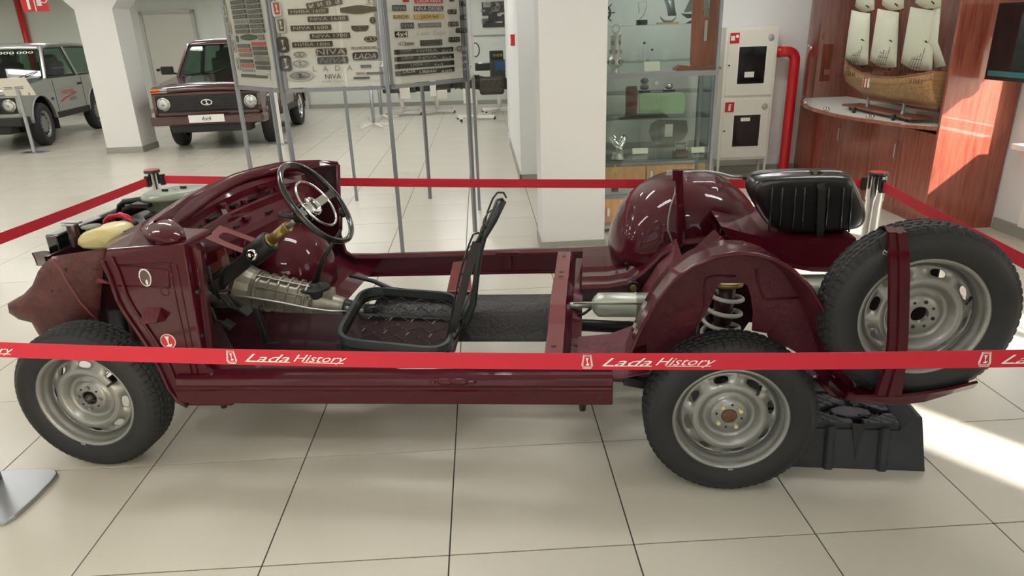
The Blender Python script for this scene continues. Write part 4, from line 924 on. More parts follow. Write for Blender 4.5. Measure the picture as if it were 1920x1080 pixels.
# ---------------------------------------------------------------- barrier posts and belts
ZB = .885
PA, PR, NL, NR = V3((-.679, 1.995, 0)), V3((3.649, 1.007, 0)), V3((-.94, -.48, 0)), V3((3.37, -1.09, 0))
def stanchion(p, lab):
    r = empty('barrier_post', p, 0, lab, 'barrier post', 'chrome belt posts around the cutaway car')
    mb('dark').lathe([(0, .165), (.012, .165), (.03, .15), (.04, .05), (.04, .001)], (0, 0, 0), (0, 0, 1), 32).build('base', None, r)
    mb('chrome').lathe([(.035, .043), (.79, .043), (.795, .047), (.93, .047), (.935, .049)], (0, 0, 0), (0, 0, 1), 32).build('pole', None, r)
    h_ = mb('dark').lathe([(.93, .049), (.942, .05), (.95, .047)], (0, 0, 0), (0, 0, 1), 32).build('head_ring', None, r)
    mb('firered').lathe([(.949, .0475), (.9495, .001)], (0, 0, 0), (0, 0, 1), 32).build('cap_disc', None, r)
    for a in (PI, 0.): 
        b = mb('chrome'); b.cyl((.047*math.cos(a-1.2), .047*math.sin(a-1.2), .93), (.05*math.cos(a-1.2), .05*math.sin(a-1.2), .93), .004, n=8); b.build('screw', None, r)
    return r
stanchion(PA, 'chrome belt post beside the grey oval air cleaner of the cutaway car'); stanchion(PR, 'chrome belt post beside the black fuel tank'); stanchion(NL, 'chrome belt post at the nose of the cutaway car'); stanchion(NR, 'chrome belt post at the tail of the cutaway car')
def beltcurve(a, c, sag, n=24):
    pts = []
    for i in range(n+1):
        t = i/n; p = a+(c-a)*t; pts.append(V3((p.x, p.y, ZB-sag*4*t*(1-t))))
    return pts
def belt(a, c, sag, lab, clip=None):
    d = (c-a).normalized(); A_, C_ = a+d*.062, c-d*.062; pts = beltcurve(A_, C_, sag); H = .026
    nn = V3((-d.y, d.x, 0)); B = mb('belt')
    B.loft([[p+V3((0, 0, -H)) for p in pts], [p+V3((0, 0, H)) for p in pts]], False); o = B.build('barrier_belt', None, None, solid=.0015)
    tag(o, lab, 'belt', 'red belts around the cutaway car')
    for e, s_ in ((A_, 1), (C_, -1)):
        mb('blk').box(e+d*(.006*s_)+V3((0, 0, ZB)), (.026, .028, .07), (d, nn, V3((0, 0, 1)))).build('belt_clip', None, o, bevel=.002)
    return o, pts, d, nn
nb, NP, nd, nn_ = belt(NL, NR, .046, 'red belt lettered Lada History stretched before the near wheels')
belt(PA, PR, .012, 'plain red belt running behind the cutaway car'); belt(NL, PA, .006, 'plain red belt beside the nose of the cutaway car'); belt(PR, NR, .006, 'plain red belt behind the spare wheel')
def onbelt(px):
    lo_, hi_ = 0., 1.
    for _ in range(40):
        m = (lo_+hi_)/2; f = m*(len(NP)-1); i = min(int(f), len(NP)-2); q = NP[i]+(NP[i+1]-NP[i])*(f-i)
        if proj(q)[0] < px: lo_ = m
        else: hi_ = m
    return q, (NP[i+1]-NP[i]).normalized()
ez = V3((0, 0, 1)); front = -nn_*.0018
step = (onbelt(1101)[0]-onbelt(434)[0]).length
for k in (-1, 0, 1, 2):
    q0, d0 = onbelt(434); f = None
    dist = (q0-NP[0]).length+step*k; acc = 0; 
    def at(s_):
        acc = 0
        for a, c in zip(NP, NP[1:]):
            L_ = (c-a).length
            if acc+L_ >= s_: return a+(c-a)*((s_-acc)/L_), (c-a).normalized()
            acc += L_
        return NP[-1], (NP[-1]-NP[-2]).normalized()
    q, dd = at(dist)
    lg = mb('white')
    for kk in (1., .8):
        tr = [q+front+dd*(x*kk)+ez*(y*kk) for x, y in ((-.0105, .021), (.0105, .021), (.0155, -.012), (.011, -.021), (-.011, -.021), (-.0155, -.012))]
        lg.tube(tr, .0008, 4, True)
    shiplogo(lg, q+front, dd, ez, .014, .024); lg.build('belt_logo', None, nb)
    tw = (onbelt(655)[0]-onbelt(452)[0]).length
    tx = mb('white'); c1, d1 = at(dist+.028+tw*.25); text(tx, 'Lada', c1+front-ez*.001, d1, ez, tw*.42, .026, .55)
    c2, d2 = at(dist+.028+tw*.74); text(tx, 'History', c2+front-ez*.003, d2, ez, tw*.5, .031, .55)
    for s0, s1 in ((.05, .46), (.58, .95)):
        e0, e1 = at(dist+.028+tw*s0)[0], at(dist+.028+tw*s1)[0]; tx.add([e0+front-ez*.0148, e1+front-ez*.0148, e1+front-ez*.0125, e0+front-ez*.0125], [(0, 1, 2, 3)])
    tx.build('belt_lettering', None, nb)
# silver stand with a broad plate foot by the front wheel
fp = [gz(x, y) for x, y in ((-140, 925), (-60, 895), (0, 889), (40, 885), (97, 883.5), (107, 887), (110, 893), (104, 903), (70, 938), (30, 974), (10, 986), (-20, 990), (-80, 985), (-140, 960))]
ctr = sum(fp, V3())/len(fp); IS = empty('sign_stand', (ctr.x, ctr.y, 0), 0, 'silver sign stand with wide rounded plate foot beside front wheel', 'sign stand')
b = mb('steel'); b.prism([p-ctr for p in fp], (0, 0, .018)); b.build('foot_plate', None, IS, bevel=.006)
q = gz(-6, 905)-ctr; b = mb('frame'); b.cyl(q+ez*.015, q+ez*1.12, .024, n=20); b.build('pole', None, IS)
b = mb('paper'); b.box(q+V3((0, -.02, 1.13)), (.3, .2, .008), (V3((1, 0, 0)), V3((0, .8, .6)), V3((0, -.6, .8)))); b.build('sign_board', None, IS)
V3 = Vector; ez = V3((0, 0, 1)); ex_ = V3((1, 0, 0))
# ================================================================ BADGE DISPLAY (ring of glazed panels on thin legs)
OC = V3((.43, 3.98, 0)); S_ = .82; RO = S_/(2*math.sin(PI/8)); VT = []
for k in range(8):
    a = math.radians(-90+22.5-3+45*k); VT.append(OC+V3((RO*math.cos(a), RO*math.sin(a), 0)))
ZB0, ZB1 = 1.345, 2.35
def badgepanel(i, j, lab):
    a, c = VT[i], VT[j]; d = (c-a).normalized(); n = V3((d.y, -d.x, 0))
    r = empty('badge_board', (a+c)/2, 0, lab, 'display board', 'badge boards of the display ring'); o = (a+c)/2
    L_ = (c-a).length
    b = mb('board'); b.box(V3((0, 0, (ZB0+ZB1)/2)), (L_-.04, .012, ZB1-ZB0-.04), (d, n, ez)); b.build('backing', None, r)
    for z in (ZB0, ZB1): mb('frame').box(V3((0, 0, z)), (L_-.045, .03, .028), (d, n, ez)).build('rail', None, r)
    for s_ in (-1, 1): 
        b = mb('frame'); b.box(d*(s_*(L_/2-.036))+ez*((ZB0+ZB1)/2), (.026, .03, ZB1-ZB0), (d, n, ez)); b.build('stile', None, r)
    b = mb('panelglass'); b.box(n*.026+ez*((ZB0+ZB1)/2), (L_-.06, .004, ZB1-ZB0-.03), (d, n, ez)); b.build('glass_pane', None, r)
    return r, o, d, n
def post(k, lab):
    p = VT[k]; b = mb('frame'); b.bx(-.0145, .0145, -.0145, .0145, 0, ZB1+.02); o = b.build('display_leg', None, None, loc=p); o.rotation_euler = (0, 0, math.radians(-3+45*k))
    tag(o, lab, 'display leg', 'legs of the badge display')
LEGS = {0: 'thin grey display leg between the flat badge board and the NIVA DIESEL board', 1: 'thin grey display leg at outer end of the NIVA DIESEL board', 6: 'thin grey display leg at outer end of the crowded badge strip board', 7: 'thin grey display leg between the crowded strip board and the flat badge board'}
for k in range(8): post(k, LEGS.get(k, 'thin grey display leg at the back of the badge ring'))
BN = {}
def onpanel(key, px, py, off=.012): r, o, d, n = BN[key]; return gpl(px, py, o+n*off, n)-o
def badge(key, px, py, wpx, hpx, txt=None, bg='badge', fg='silverp', shape='rect', rot=0., tw=.86, th=.62, shear=0.):
    px = {'r': 735+(px-735)*.955, 'l': 516+(px-516)*.93, 'm': px-(3 if px > 700 else 0)}[key]; wpx *= {'r': .955, 'l': .93, 'm': 1}[key]
    r, o, d, n = BN[key]; q = onpanel(key, px, py)
    w_ = (onpanel(key, px+wpx/2, py)-onpanel(key, px-wpx/2, py)).dot(d); h_ = (onpanel(key, px, py-hpx/2)-onpanel(key, px, py+hpx/2)).z
    X, Z = (d*math.cos(rot)+ez*math.sin(rot)), (ez*math.cos(rot)-d*math.sin(rot)); body = None
    if bg:
        b = mb(bg)
        if shape == 'rect': pts = rrect(q, X, Z, w_, h_, min(w_, h_)*.06, 1)
        elif shape == 'round': pts = rrect(q, X, Z, w_, h_, min(w_, h_)*.28)
        elif shape == 'ell': pts = ell(q, X, Z, w_/2, h_/2)
        elif shape == 'hex': pts = [q+X*(x*w_)+Z*(y*h_) for x, y in ((-.5, -.25), (-.1, -.5), (.1, -.5), (.5, -.25), (.5, .25), (.1, .5), (-.1, .5), (-.5, .25))]
        elif shape == 'bowl': pts = [q+X*(x*w_)+Z*(y*h_) for x, y in ((-.5, .45), (.5, .45), (.46, -.2), (.3, -.5), (-.3, -.5), (-.46, -.2))]
        elif shape == 'shield': pts = [q+X*(x*w_)+Z*(y*h_) for x, y in ((-.5, .5), (.5, .5), (.4, -.4), (.3, -.5), (-.3, -.5), (-.4, -.4))]
        b.prism(pts, n*.006); body = b.build('badge', None, r, bevel=.001)
    t = mb(fg)
    if txt == '@': shiplogo(t, q+n*.0075, X, Z, w_*.5, h_*.62)
    elif txt == '@o':
        t.tube(ell(q+n*.007, X, Z, w_*.36, h_*.34, 20), .0018, 5, True); shiplogo(t, q+n*.0075, X, Z, w_*.22, h_*.4)
    elif txt: text(t, txt, q+n*.0075, X, Z, w_*tw, h_*th, shear)
    if txt: t.build('lettering' if txt[0] != '@' else 'emblem', None, body or r)
    return body
BN['m'] = badgepanel(7, 0, 'framed board of car badges, the flat one lettered from NIVA 1600 to LADA')
BN['r'] = badgepanel(0, 1, 'framed board of car badges with NIVA DIESEL and LADA URBAN AWD strips')
BN['l'] = badgepanel(6, 7, 'framed board crowded with small badge strips behind reflecting glass beside dark red car')
for i, j in ((1, 2), (2, 3), (3, 4), (4, 5), (5, 6)): badgepanel(i, j, 'plain backed display board closing the rear of the badge ring')
m = 'm'
for x, y, t, bgm in ((519, 17, '@', 'firered'), (527, 48, '@', 'badge')):
    badge(m, x, y, 18, 30, None, 'silverp', shape='round'); badge(m, x, y-1, 13, 23, '@', bgm, 'white', 'shield')
for x, y in ((531, 84), (536, 119)): badge(m, x, y, 21, 30, '@', 'badge', 'silverp', 'round')
badge(m, 608, 7, 68, 13, 'н и в а', rot=.13)
for x, y, t in ((578, 21, 'НИВА 1600'), (615, 35, 'NIVA 1600'), (583, 52, 'NIVA 1600'), (619, 67, 'NIVA 1700'), (586, 83, 'НИВА 1800')): badge(m, x, y, 76, 10, t)
badge(m, 672, 18, 68, 16, None, shape='hex'); badge(m, 692, 3, 12, 10, '@', 'silverp', 'badge', 'round')
badge(m, 699, 38, 12, 13, '@', 'badge', 'grey', 'ell'); badge(m, 675, 53, 33, 11, '@o', 'badge', 'grey', 'bowl'); badge(m, 695, 73, 25, 11, '@o', 'badge', 'silverp', 'ell')
badge(m, 684, 89, 52, 4, 'L A D A', 'lgrey', 'badge'); badge(m, 685, 105, 48, 15, 'LADA', 'badge', 'silverp', 'round', shear=.25)
badge(m, 621, 97, 58, 13, 'NIVA', 'badge', 'lgrey', 'round', th=.8, tw=.94); badge(m, 624, 113, 58, 13, 'NIVA', 'badge', 'grey', 'round', shear=.3, th=.8)
badge(m, 562, 102, 26, 12, '@o', 'silverp', 'badge', 'ell'); badge(m, 563, 119, 33, 15, '@o', 'silverp', 'badge', 'ell')
badge(m, 563, 142, 52, 21, '@o', 'silverp', 'badge', 'ell'); badge(m, 563, 142, 38, 13, '@', 'lgrey', 'badge', 'ell')
badge(m, 624, 128, 74, 10, 'L   A   D   A', None, 'grey', tw=1., th=1.); badge(m, 625, 143, 30, 9, 'NIVA', None, 'badge', tw=1., th=1.)
badge(m, 686, 124, 20, 5, 'LADA', th=.4); badge(m, 676, 137, 17, 4, '4C', 'lgrey', 'firered'); badge(m, 706, 137, 31, 4, 'LEGEND', 'badge', 'lgrey'); badge(m, 678, 146, 30, 4, 'LADA', 'badge', 'grey')
badge(m, 625, 152, 40, 3, 'Lada Niva', None, 'grey', tw=1, th=1); badge(m, 717, 120, 8, 10, '7', 'white', 'blk')
m = 'r'
badge(m, 762, 1, 12, 6, None, 'firered'); badge(m, 807, 2, 55, 8, 'LADA NIVA', 'firered', 'white')
badge(m, 749, 15, 27, 11, 'NIVA'); badge(m, 807, 16, 57, 9, 'NIVA DIESEL', 'badge', 'white', th=.75, tw=.94)
badge(m, 753, 31, 32, 7, 'LADA', 'gold', 'badge', th=.7); badge(m, 808, 31, 60, 10, 'LADA 4x4', 'gold', 'badge', 'round', th=.7, tw=.55)
badge(m, 765, 48, 25, 11, 'NIVA', 'badge', 'lgrey'); badge(m, 809, 47, 45, 9, 'LADA NIVA 4WD', 'grey', 'silverp', tw=.92, th=.7)
badge(m, 753, 64, 25, 11, '4x4', 'badge', 'white', tw=.9, th=.8); badge(m, 811, 63, 58, 10, 'Lada Taiga', None, 'lgrey', tw=1, th=1, shear=.45)
badge(m, 753, 82, 14, 8, '4C', None, 'marble', tw=1, th=1); badge(m, 769, 82, 18, 5, None, 'grey', shape='round'); badge(m, 812, 80, 43, 11, 'TOGLIATTI', 'badge', 'grey', tw=.95, th=.8)
for y, segs in ((95, (('ЛАДА', 760, 22, .25), ('НИВА', 803, 40, 0), ('4x4', 841, 20, .1))), (108, (('LADA', 764, 22, .25), ('NIVA', 805, 36, 0), ('4x4', 841, 20, .1))), (121, (('LADA', 783, 24, 0), ('4x4', 825, 18, 0))), (134, (('LADA', 767, 24, .3), ('URBAN', 805, 34, .3), ('AWD', 841, 22, .3)))):
    bd = badge(m, 799+(y-95)*.06, y, 116, 9)
    for t, x, wd, sh in segs: badge(m, x, y-.3-(x-800)*.01, wd, 5.4, t, None, 'white' if y == 134 else 'lgrey', tw=1, th=1, shear=sh)
badge(m, 803, 121, 15, 5, '@o', None, 'grey')
for x, y, t, wd in ((852, -2, '1.6', 10), (873, 7, '1.7', 12), (853, 22, '1.7i', 18), (874, 33, '1.8', 12), (855, 45, '1.9D', 20), (871, 57, '1.9TD', 22), (857, 74, '1.9TD', 22)): badge(m, x, y, wd, 9, t, 'badge', 'silverp', 'round', tw=.86, th=.66)
badge(m, 870, 91, 23, 12, '@o', 'silverp', 'badge', 'ell'); badge(m, 872, 104, 17, 5, 'NIVA', None, 'white', tw=1, th=1); badge(m, 872, 116, 16, 6, '4x4', None, 'white', tw=1, th=1); badge(m, 872, 130, 16, 4, 'URBAN', None, 'white', tw=1, th=1)
badge(m, 888, 126, 5, 9, '7', 'white', 'blk')
m = 'l'
for k in range(4): badge(m, 415+9*k, 21+33*k, 7, 24, '@', 'silverp', 'badge', 'round')
tx = ['ЖИГУЛИ', 'ЖИГУЛИ', 'LADA', 'LADA 1200', 'LADA 1300 S', 'LADA 1500 L', 'LADA 1600']
for k in range(7):
    badge(m, 440+1.8*k, 4+9.2*k, 28, 7, tx[k], 'badge' if k != 4 else 'lgrey', 'silverp' if k != 4 else 'badge'); badge(m, 471+1.8*k, 3+9.2*k, 27, 7, 'LADA' if k > 2 else 'ЖИГУЛИ 1600', 'badge', 'silverp')
badge(m, 463, 70, 32, 12, None, shape='hex'); badge(m, 440, 73, 5, 13, None, shape='ell'); badge(m, 488, 70, 12, 10, 'LADA', 'grey', 'silverp')
for k in range(6):
    badge(m, 453+1.9*k, 86+8.5*k+(3 if k > 2 else 0), 25, 6.5, ('LADA', 'LADA', None, None, 'LADA', 'Lada')[k], ('badge', 'firered', 'grey', 'badge', 'firered', 'lgrey')[k], 'silverp' if k < 5 else 'badge'); badge(m, 483+1.8*k, 82+9*k, 28, 7, None, ('firered', 'badge', 'badge', 'grey', 'badge', 'badge')[k])
badge(m, 463, 142, 29, 6, 'LADA 110', 'badge', 'grey'); badge(m, 490, 144, 26, 5, 'LADA', 'badge', 'grey'); badge(m, 503, 143, 5, 16, '7', 'white', 'blk')
# ================================================================ GLASS CABINETS
def cabinet(name, x0, x1, y0, y1, ztop, shelves, base_z, lab, rail=None):
    r = empty(name, ((x0+x1)/2, (y0+y1)/2, 0), 0, lab, 'display cabinet'); cx, cy = (x0+x1)/2, (y0+y1)/2
    def bx(m_, a, b_, c, d, e, f, nm, **k): return mb(m_).bx(a-cx, b_-cx, c-cy, d-cy, e, f).build(nm, None, r, **k)
    for x in (x0, x1-.03):
        for y in (y0, y1-.03): bx('frame', x, x+.03, y, y+.03, 0, ztop, 'corner_post', bevel=.006)
    for z in (base_z-.03, ztop-.03):
        bx('frame', x0, x1, y0, y0+.03, z, z+.03, 'rail'); bx('frame', x0, x1, y1-.03, y1, z, z+.03, 'rail')
    if rail: bx('frame', x0, x1, y0-.004, y0+.03, rail, rail+.04, 'middle_rail')
    bx('lgrey', x0+.01, x1-.01, y0+.01, y1-.01, base_z-.02, base_z, 'bottom_shelf')
    bx('lgrey', x0+.01, x1-.01, y0+.01, y1-.01, .03, .06, 'plinth')
    nd = 2; w_ = (x1-x0-.06)/nd
    for k in range(nd):
        d_ = bx('woodlight', x0+.03+k*w_+.006, x0+.03+(k+1)*w_-.006, y0+.008, y0+.026, .09, base_z-.04, 'cupboard_door')
        mb('white').bx(x0+.03+k*w_+.05-cx, x0+.03+k*w_+.07-cx, y0-.01-cy, y0+.01-cy, base_z*.45, base_z*.45+.07).build('handle', None, d_)
    for z in shelves: bx('glass', x0+.02, x1-.02, y0+.035, y1-.035, z-.008, z, 'glass_shelf')
    bx('glass', x0+.03, cx-.002, y0+.006, y0+.012, base_z, rail or ztop-.03, 'glass_door'); bx('glass', cx+.002, x1-.03, y0+.006, y0+.012, base_z, rail or ztop-.03, 'glass_door')
    if rail: bx('glass', x0+.03, x1-.03, y0+.006, y0+.012, rail+.04, ztop-.03, 'upper_pane')
    bx('glass', x1-.014, x1-.008, y0+.03, y1-.03, base_z, ztop-.03, 'side_pane'); bx('glass', x0+.008, x0+.014, y0+.03, y1-.03, base_z, ztop-.03, 'side_pane')
    return r
cabinet('glass_cabinet', 2.5, 3.5, 3.30, 3.72, 2.2, (.64, .99), .34, 'aluminium glass cabinet with green panel and trophies beside the white pillar', 1.325)
q = gy(1230, 155, 3.29); o = mb('chrome').cyl(q, q+V3((0, -.02, 0)), .018, n=14).build('cabinet_lock'); tag(o, 'small chrome lock under the middle rail of glass cabinet', 'lock')
cabinet('glass_cabinet', 2.6, 4.0, 4.9, 5.4, 2.3, (.47, 1.05, 1.375, 1.735), .32, 'aluminium glass cabinet against the wall holding ship sculptures', None)
# things in the front cabinet
def T_(name, lab, cat, p, group=None): return empty(name, p, 0, lab, cat, group)
yF = 3.42
def put(px, py, y=yF): return gy(px, py, y)
SH = 1.365
t = T_('lighthouse_trophy', 'silver cylindrical trophy with ring on top on cabinet rail', 'trophy', V3((put(1153, 145).x, yF, SH)))
mb('silverp').lathe([(0, .04), (.02, .03), (.05, .03), (.055, .055), (.09, .06), (.12, .05), (.125, .042), (.29, .042), (.295, .05), (.305, .05), (.31, .02), (.325, .012)], (0, 0, 0), ez, 20).build('body', None, t)
mb('silverp').tube([V3((.03*math.cos(a), 0, .35+.03*math.sin(a))) for a in [2*PI*i/20 for i in range(20)]], .006, 6, True).build('ring', None, t)
for k in range(8):
    a = k*PI/4; mb('grey').box((.042*math.cos(a), .042*math.sin(a), .17+.07*(k % 2)), (.016, .016, .03)).build('relief', None, t)
for k in range(6):
    a = k*PI/3; mb('dark').lathe([(0, .018), (.006, .012)], (.056*math.cos(a), .056*math.sin(a), .09), (math.cos(a), math.sin(a), 0), 10).build('gauge', None, t)
def slab(name, lab, cat, px, py, wd, pts, m_, depth=.03, y=yF, z=None):
    q = put(px, py, y); z = q.z if z is None else z; r = empty(name, (q.x, y, z), 0, lab, cat); mb(m_).prism([V3((a, 0, b_)) for a, b_ in pts], (0, depth, 0)).build('body', None, r, bevel=.003); return r
r = slab('wooden_plaque', 'tall forked wooden plaque on a long base on cabinet rail', 'plaque', 1318, 133, .2, [(-.1, .03), (.1, .03), (.115, .06), (.13, .52), (.13, .6), (.03, .6), (.025, .42), (-.025, .42), (-.03, .6), (-.12, .6), (-.11, .06)], 'woodplaque', .03, yF, SH+.0)
mb('woodplaque').prism([V3((x, -.04, z)) for x, z in ((-.24, 0), (.14, 0), (.14, .02), (-.1, .03), (-.2, .045), (-.24, .02))], (0, .12, 0)).build('base', None, r)
mb('steel').box((0.0, -.006, .31), (.025, .01, .16)).build('metal_inlay', None, r)
slab('green_panel', 'pale green rounded board standing on the upper glass shelf', 'board', 1240, 212, .3, [(-.19, .02), (.19, .02), (.205, .06), (.205, .16), (.18, .195), (-.19, .195)], 'greenbox', .02, yF, .99)
r = slab('black_stand', 'long black wedge stand under green board', 'stand', 1215, 218, .3, [(-.25, 0), (.17, 0), (.17, .02), (.14, .03), (-.1, .03), (-.25, .01)], 'dark', .1, yF-.09, .991)
slab('marble_slab', 'upright veined brown marble slab on the upper glass shelf', 'stone slab', 1183, 215, .1, [(-.05, .0), (.05, 0), (.055, .2), (.045, .25), (-.04, .25), (-.05, .23)], 'marble', .03, yF, 1.0)
t = T_('handshake_trophy', 'silver handshake statuette on round foot on the lower glass shelf', 'statuette', V3((put(1158, 300).x, yF, .64)))
mb('silverp').lathe([(0, .055), (.01, .055), (.015, .05), (.045, .048), (.05, .05), (.055, .03), (.06, .001)], (0, 0, 0), ez, 20).build('foot', None, t)
b = mb('chrome'); b.tube([V3((-.055, 0, .19)), V3((-.03, 0, .15)), V3((.0, 0, .12)), V3((.02, 0, .1))], [.03, .028, .032, .022], 10); b.build('left_hand', None, t)
b = mb('chrome'); b.tube([V3((.06, 0, .2)), V3((.04, 0, .15)), V3((.01, -.01, .11)), V3((0, 0, .07))], [.03, .028, .03, .02], 10); b.build('right_hand', None, t)
for k in range(4): mb('chrome').tube([V3((-.03+.016*k, -.03, .135-.008*k)), V3((-.02+.016*k, -.04, .11-.008*k)), V3((-.01+.016*k, -.03, .09-.006*k))], .008, 6).build('finger', None, t)
q = put(1275, 300, yF); t = T_('glass_award', 'clear glass award lettered MMAC on a brown block', 'award', V3((q.x, yF, .64)))
mb('marble').bx(-.065, .065, -.03, .03, 0, .05).build('block', None, t, bevel=.003); mb('glass').bx(-.05, .05, -.008, .008, .05, .125).build('glass_plate', None, t)
b = mb('white'); text(b, 'MMAC', V3((0, -.009, .088)), ex_, ez, .08, .03); b.build('lettering', None, t)
b = mb('white'); b.tube([V3((-.05, -.008, .05)), V3((-.05, -.008, .125)), V3((.05, -.008, .125)), V3((.05, -.008, .05))], .002, 5); b.build('edge', None, t)
def card(lab, px, py, w_, h_, y, z, m_='paper', tilt=.4, group=None):
    q = put(px, py, y); b = mb(m_); b.box((0, 0, h_/2+.004), (w_, .004, h_), (ex_, V3((0, math.cos(tilt), -math.sin(tilt))), V3((0, math.sin(tilt), math.cos(tilt))))); o = b.build('name_card', None, None, loc=(q.x, y, z)); tag(o, lab, 'card', group); return o
card('cream folded card between trophy and plaque on the cabinet rail', 1222, 140, .13, .08, yF-.03, SH)
card('white card at the right end of the lower glass shelf', 1308, 292, .12, .05, yF+.1, .642)
card('long white card behind the handshake statuette', 1200, 290, .14, .05, yF+.16, .642)
t = T_('star_award', 'pale gold star award on dark block on the cabinet bottom', 'award', V3((put(1152, 372, 3.45).x, 3.45, .341)))
mb('marble').bx(-.03, .03, -.02, .02, 0, .09).build('block', None, t); mb('gold').tube([V3((.0, 0, .09)), V3((.02, 0, .12)), V3((.01, 0, .16))], .006, 6).build('stem', None, t)
mb('gold').prism([V3((.055*(1 if i % 2 == 0 else .42)*math.sin(PI*i/5), -.005, .2+.055*(1 if i % 2 == 0 else .42)*math.cos(PI*i/5))) for i in range(10)], (0, .01, 0)).build('star', None, t)
# things in the rear cabinet
yR = 5.1
def rz(px, py): return gy(px, py, yR)
q = rz(1203, 45); r = T_('wire_sculpture', 'bent wire figure on a dark block in the rear cabinet', 'sculpture', V3((q.x, yR, 1.736)))
mb('dark').bx(-.055, .055, -.03, .03, 0, .05).build('block', None, r)
mb('steel').tube([V3((x, 0, z)) for x, z in ((-.03, .05), (.02, .1), (.04, .16), (.045, .23), (-.04, .22), (-.03, .12))], .004, 6).build('wire', None, r)
q = rz(1252, 42); r = T_('wire_ship', 'small wire sailing ship on a wooden strip in the rear cabinet', 'sculpture', V3((q.x, yR, 1.736)))
mb('woodlight').bx(-.11, .11, -.03, .03, 0, .02).build('base', None, r)
b = mb('steel'); b.loft([[V3((x, -.01, z)) for x, z in ((-.09, .08), (-.04, .04), (.04, .035), (.09, .07))], [V3((x, .01, z-.01)) for x, z in ((-.07, .06), (-.04, .03), (.04, .025), (.07, .05))]]); b.build('hull', None, r, solid=.006)
mb('steel').loft([[V3((-.06, 0, .26)), V3((-.03, -.02, .18)), V3((.0, 0, .08))], [V3((.05, 0, .27)), V3((.06, -.02, .18)), V3((.09, 0, .08))]]).build('sail', None, r, solid=.004)
q = rz(1300, 40); r = T_('sailing_boat', 'dark carved sailing boat with grey triangular sail in the rear cabinet', 'sculpture', V3((q.x, yR, 1.736)))
mb('dark').prism([V3((x, 0, z)) for x, z in ((-.13, .1), (.0, .09), (.18, .15), (.1, .06), (-.06, .05))], (0, .04, 0)).build('hull', None, r); mb('grey').prism([V3((x, .02, z)) for x, z in ((-.1, .11), (.03, .12), (.03, .4))], (0, .006, 0)).build('sail', None, r); mb('dark').cyl((.03, .02, .08), (.03, .02, .4), .008).build('mast', None, r); mb('dark').prism([V3((x, 0, z)) for x, z in ((-.08, 0), (.12, 0), (.06, .03), (-.02, .03))], (0, .04, 0)).build('stand', None, r)
q = rz(1137, 25); r = T_('ship_wheel', 'dark small ship wheel standing in the rear cabinet beside pillar', 'ship wheel', V3((q.x-.03, yR, 1.736)))
mb('dark').tube([V3((.07*math.cos(a), 0, .13+.07*math.sin(a))) for a in [2*PI*i/20 for i in range(20)]], .012, 6, True).build('rim', None, r)
for k in range(8): a = k*PI/4; mb('dark').cyl((0, 0, .13), (.12*math.cos(a), 0, .13+.12*math.sin(a)), .006).build('spoke', None, r)
for i, (px, hh) in enumerate(((1207, .2), (1222, .12))):
    q = rz(px, 113); r = T_('figurine', ('tall', 'short')[i]+' thin black and white figurine on the rear cabinet shelf', 'figurine', V3((q.x, yR, 1.376)))
    mb('white').lathe([(0, .02), (hh*.5, .012), (hh*.7, .02), (hh*.8, .008)], (0, 0, 0), ez, 10).build('dress', None, r); mb('dark').sphere((0, 0, hh*.9), .014, 8).build('head', None, r)
for i, (px, lab) in enumerate(((1190, 'pale lilac card beside the figurines in rear cabinet'), (1250, 'tall pale lilac card hanging from shelf in rear cabinet'))):
    q = rz(px, 113); o = mb('white').box((0, 0, .05), (.07, .004, .1)).build('name_card', None, None, loc=(q.x, yR+.05, 1.376)); tag(o, lab, 'card')
for i, px in enumerate((1208, 1254)):
    q = rz(px, 170); r = T_('stone_trophy', ('grey double stone', 'shiny clear stone')[i]+' trophy on dark plate in rear cabinet', 'trophy', V3((q.x, yR, 1.051)))
    mb('dark').bx(-.06, .06, -.03, .03, 0, .015).build('plate', None, r); b = mb(('grey', 'chrome')[i]); b.sphere((0, 0, .05), .05, 12, (1, .5, .6)); b.build('stone', None, r)
    if i == 0: mb('grey').sphere((0, 0, .115), .045, 12, (1, .5, .7)).build('upper_stone', None, r)
q = rz(1255, 245); r = T_('round_plaque', 'large grey round relief plaque with paper in rear cabinet', 'plaque', V3((q.x, yR+.1, .471)))
mb('grey').prism([V3((x, 0, z)) for x, z in ((-.2, .12), (-.16, .03), (-.04, 0), (.12, 0), (.2, .04), (.24, .12), (.22, .24), (-.1, .26), (-.18, .22))], (0, .03, 0)).build('disc', None, r); mb('white').box((0.02, -.004, .14), (.09, .004, .14)).build('paper', None, r)
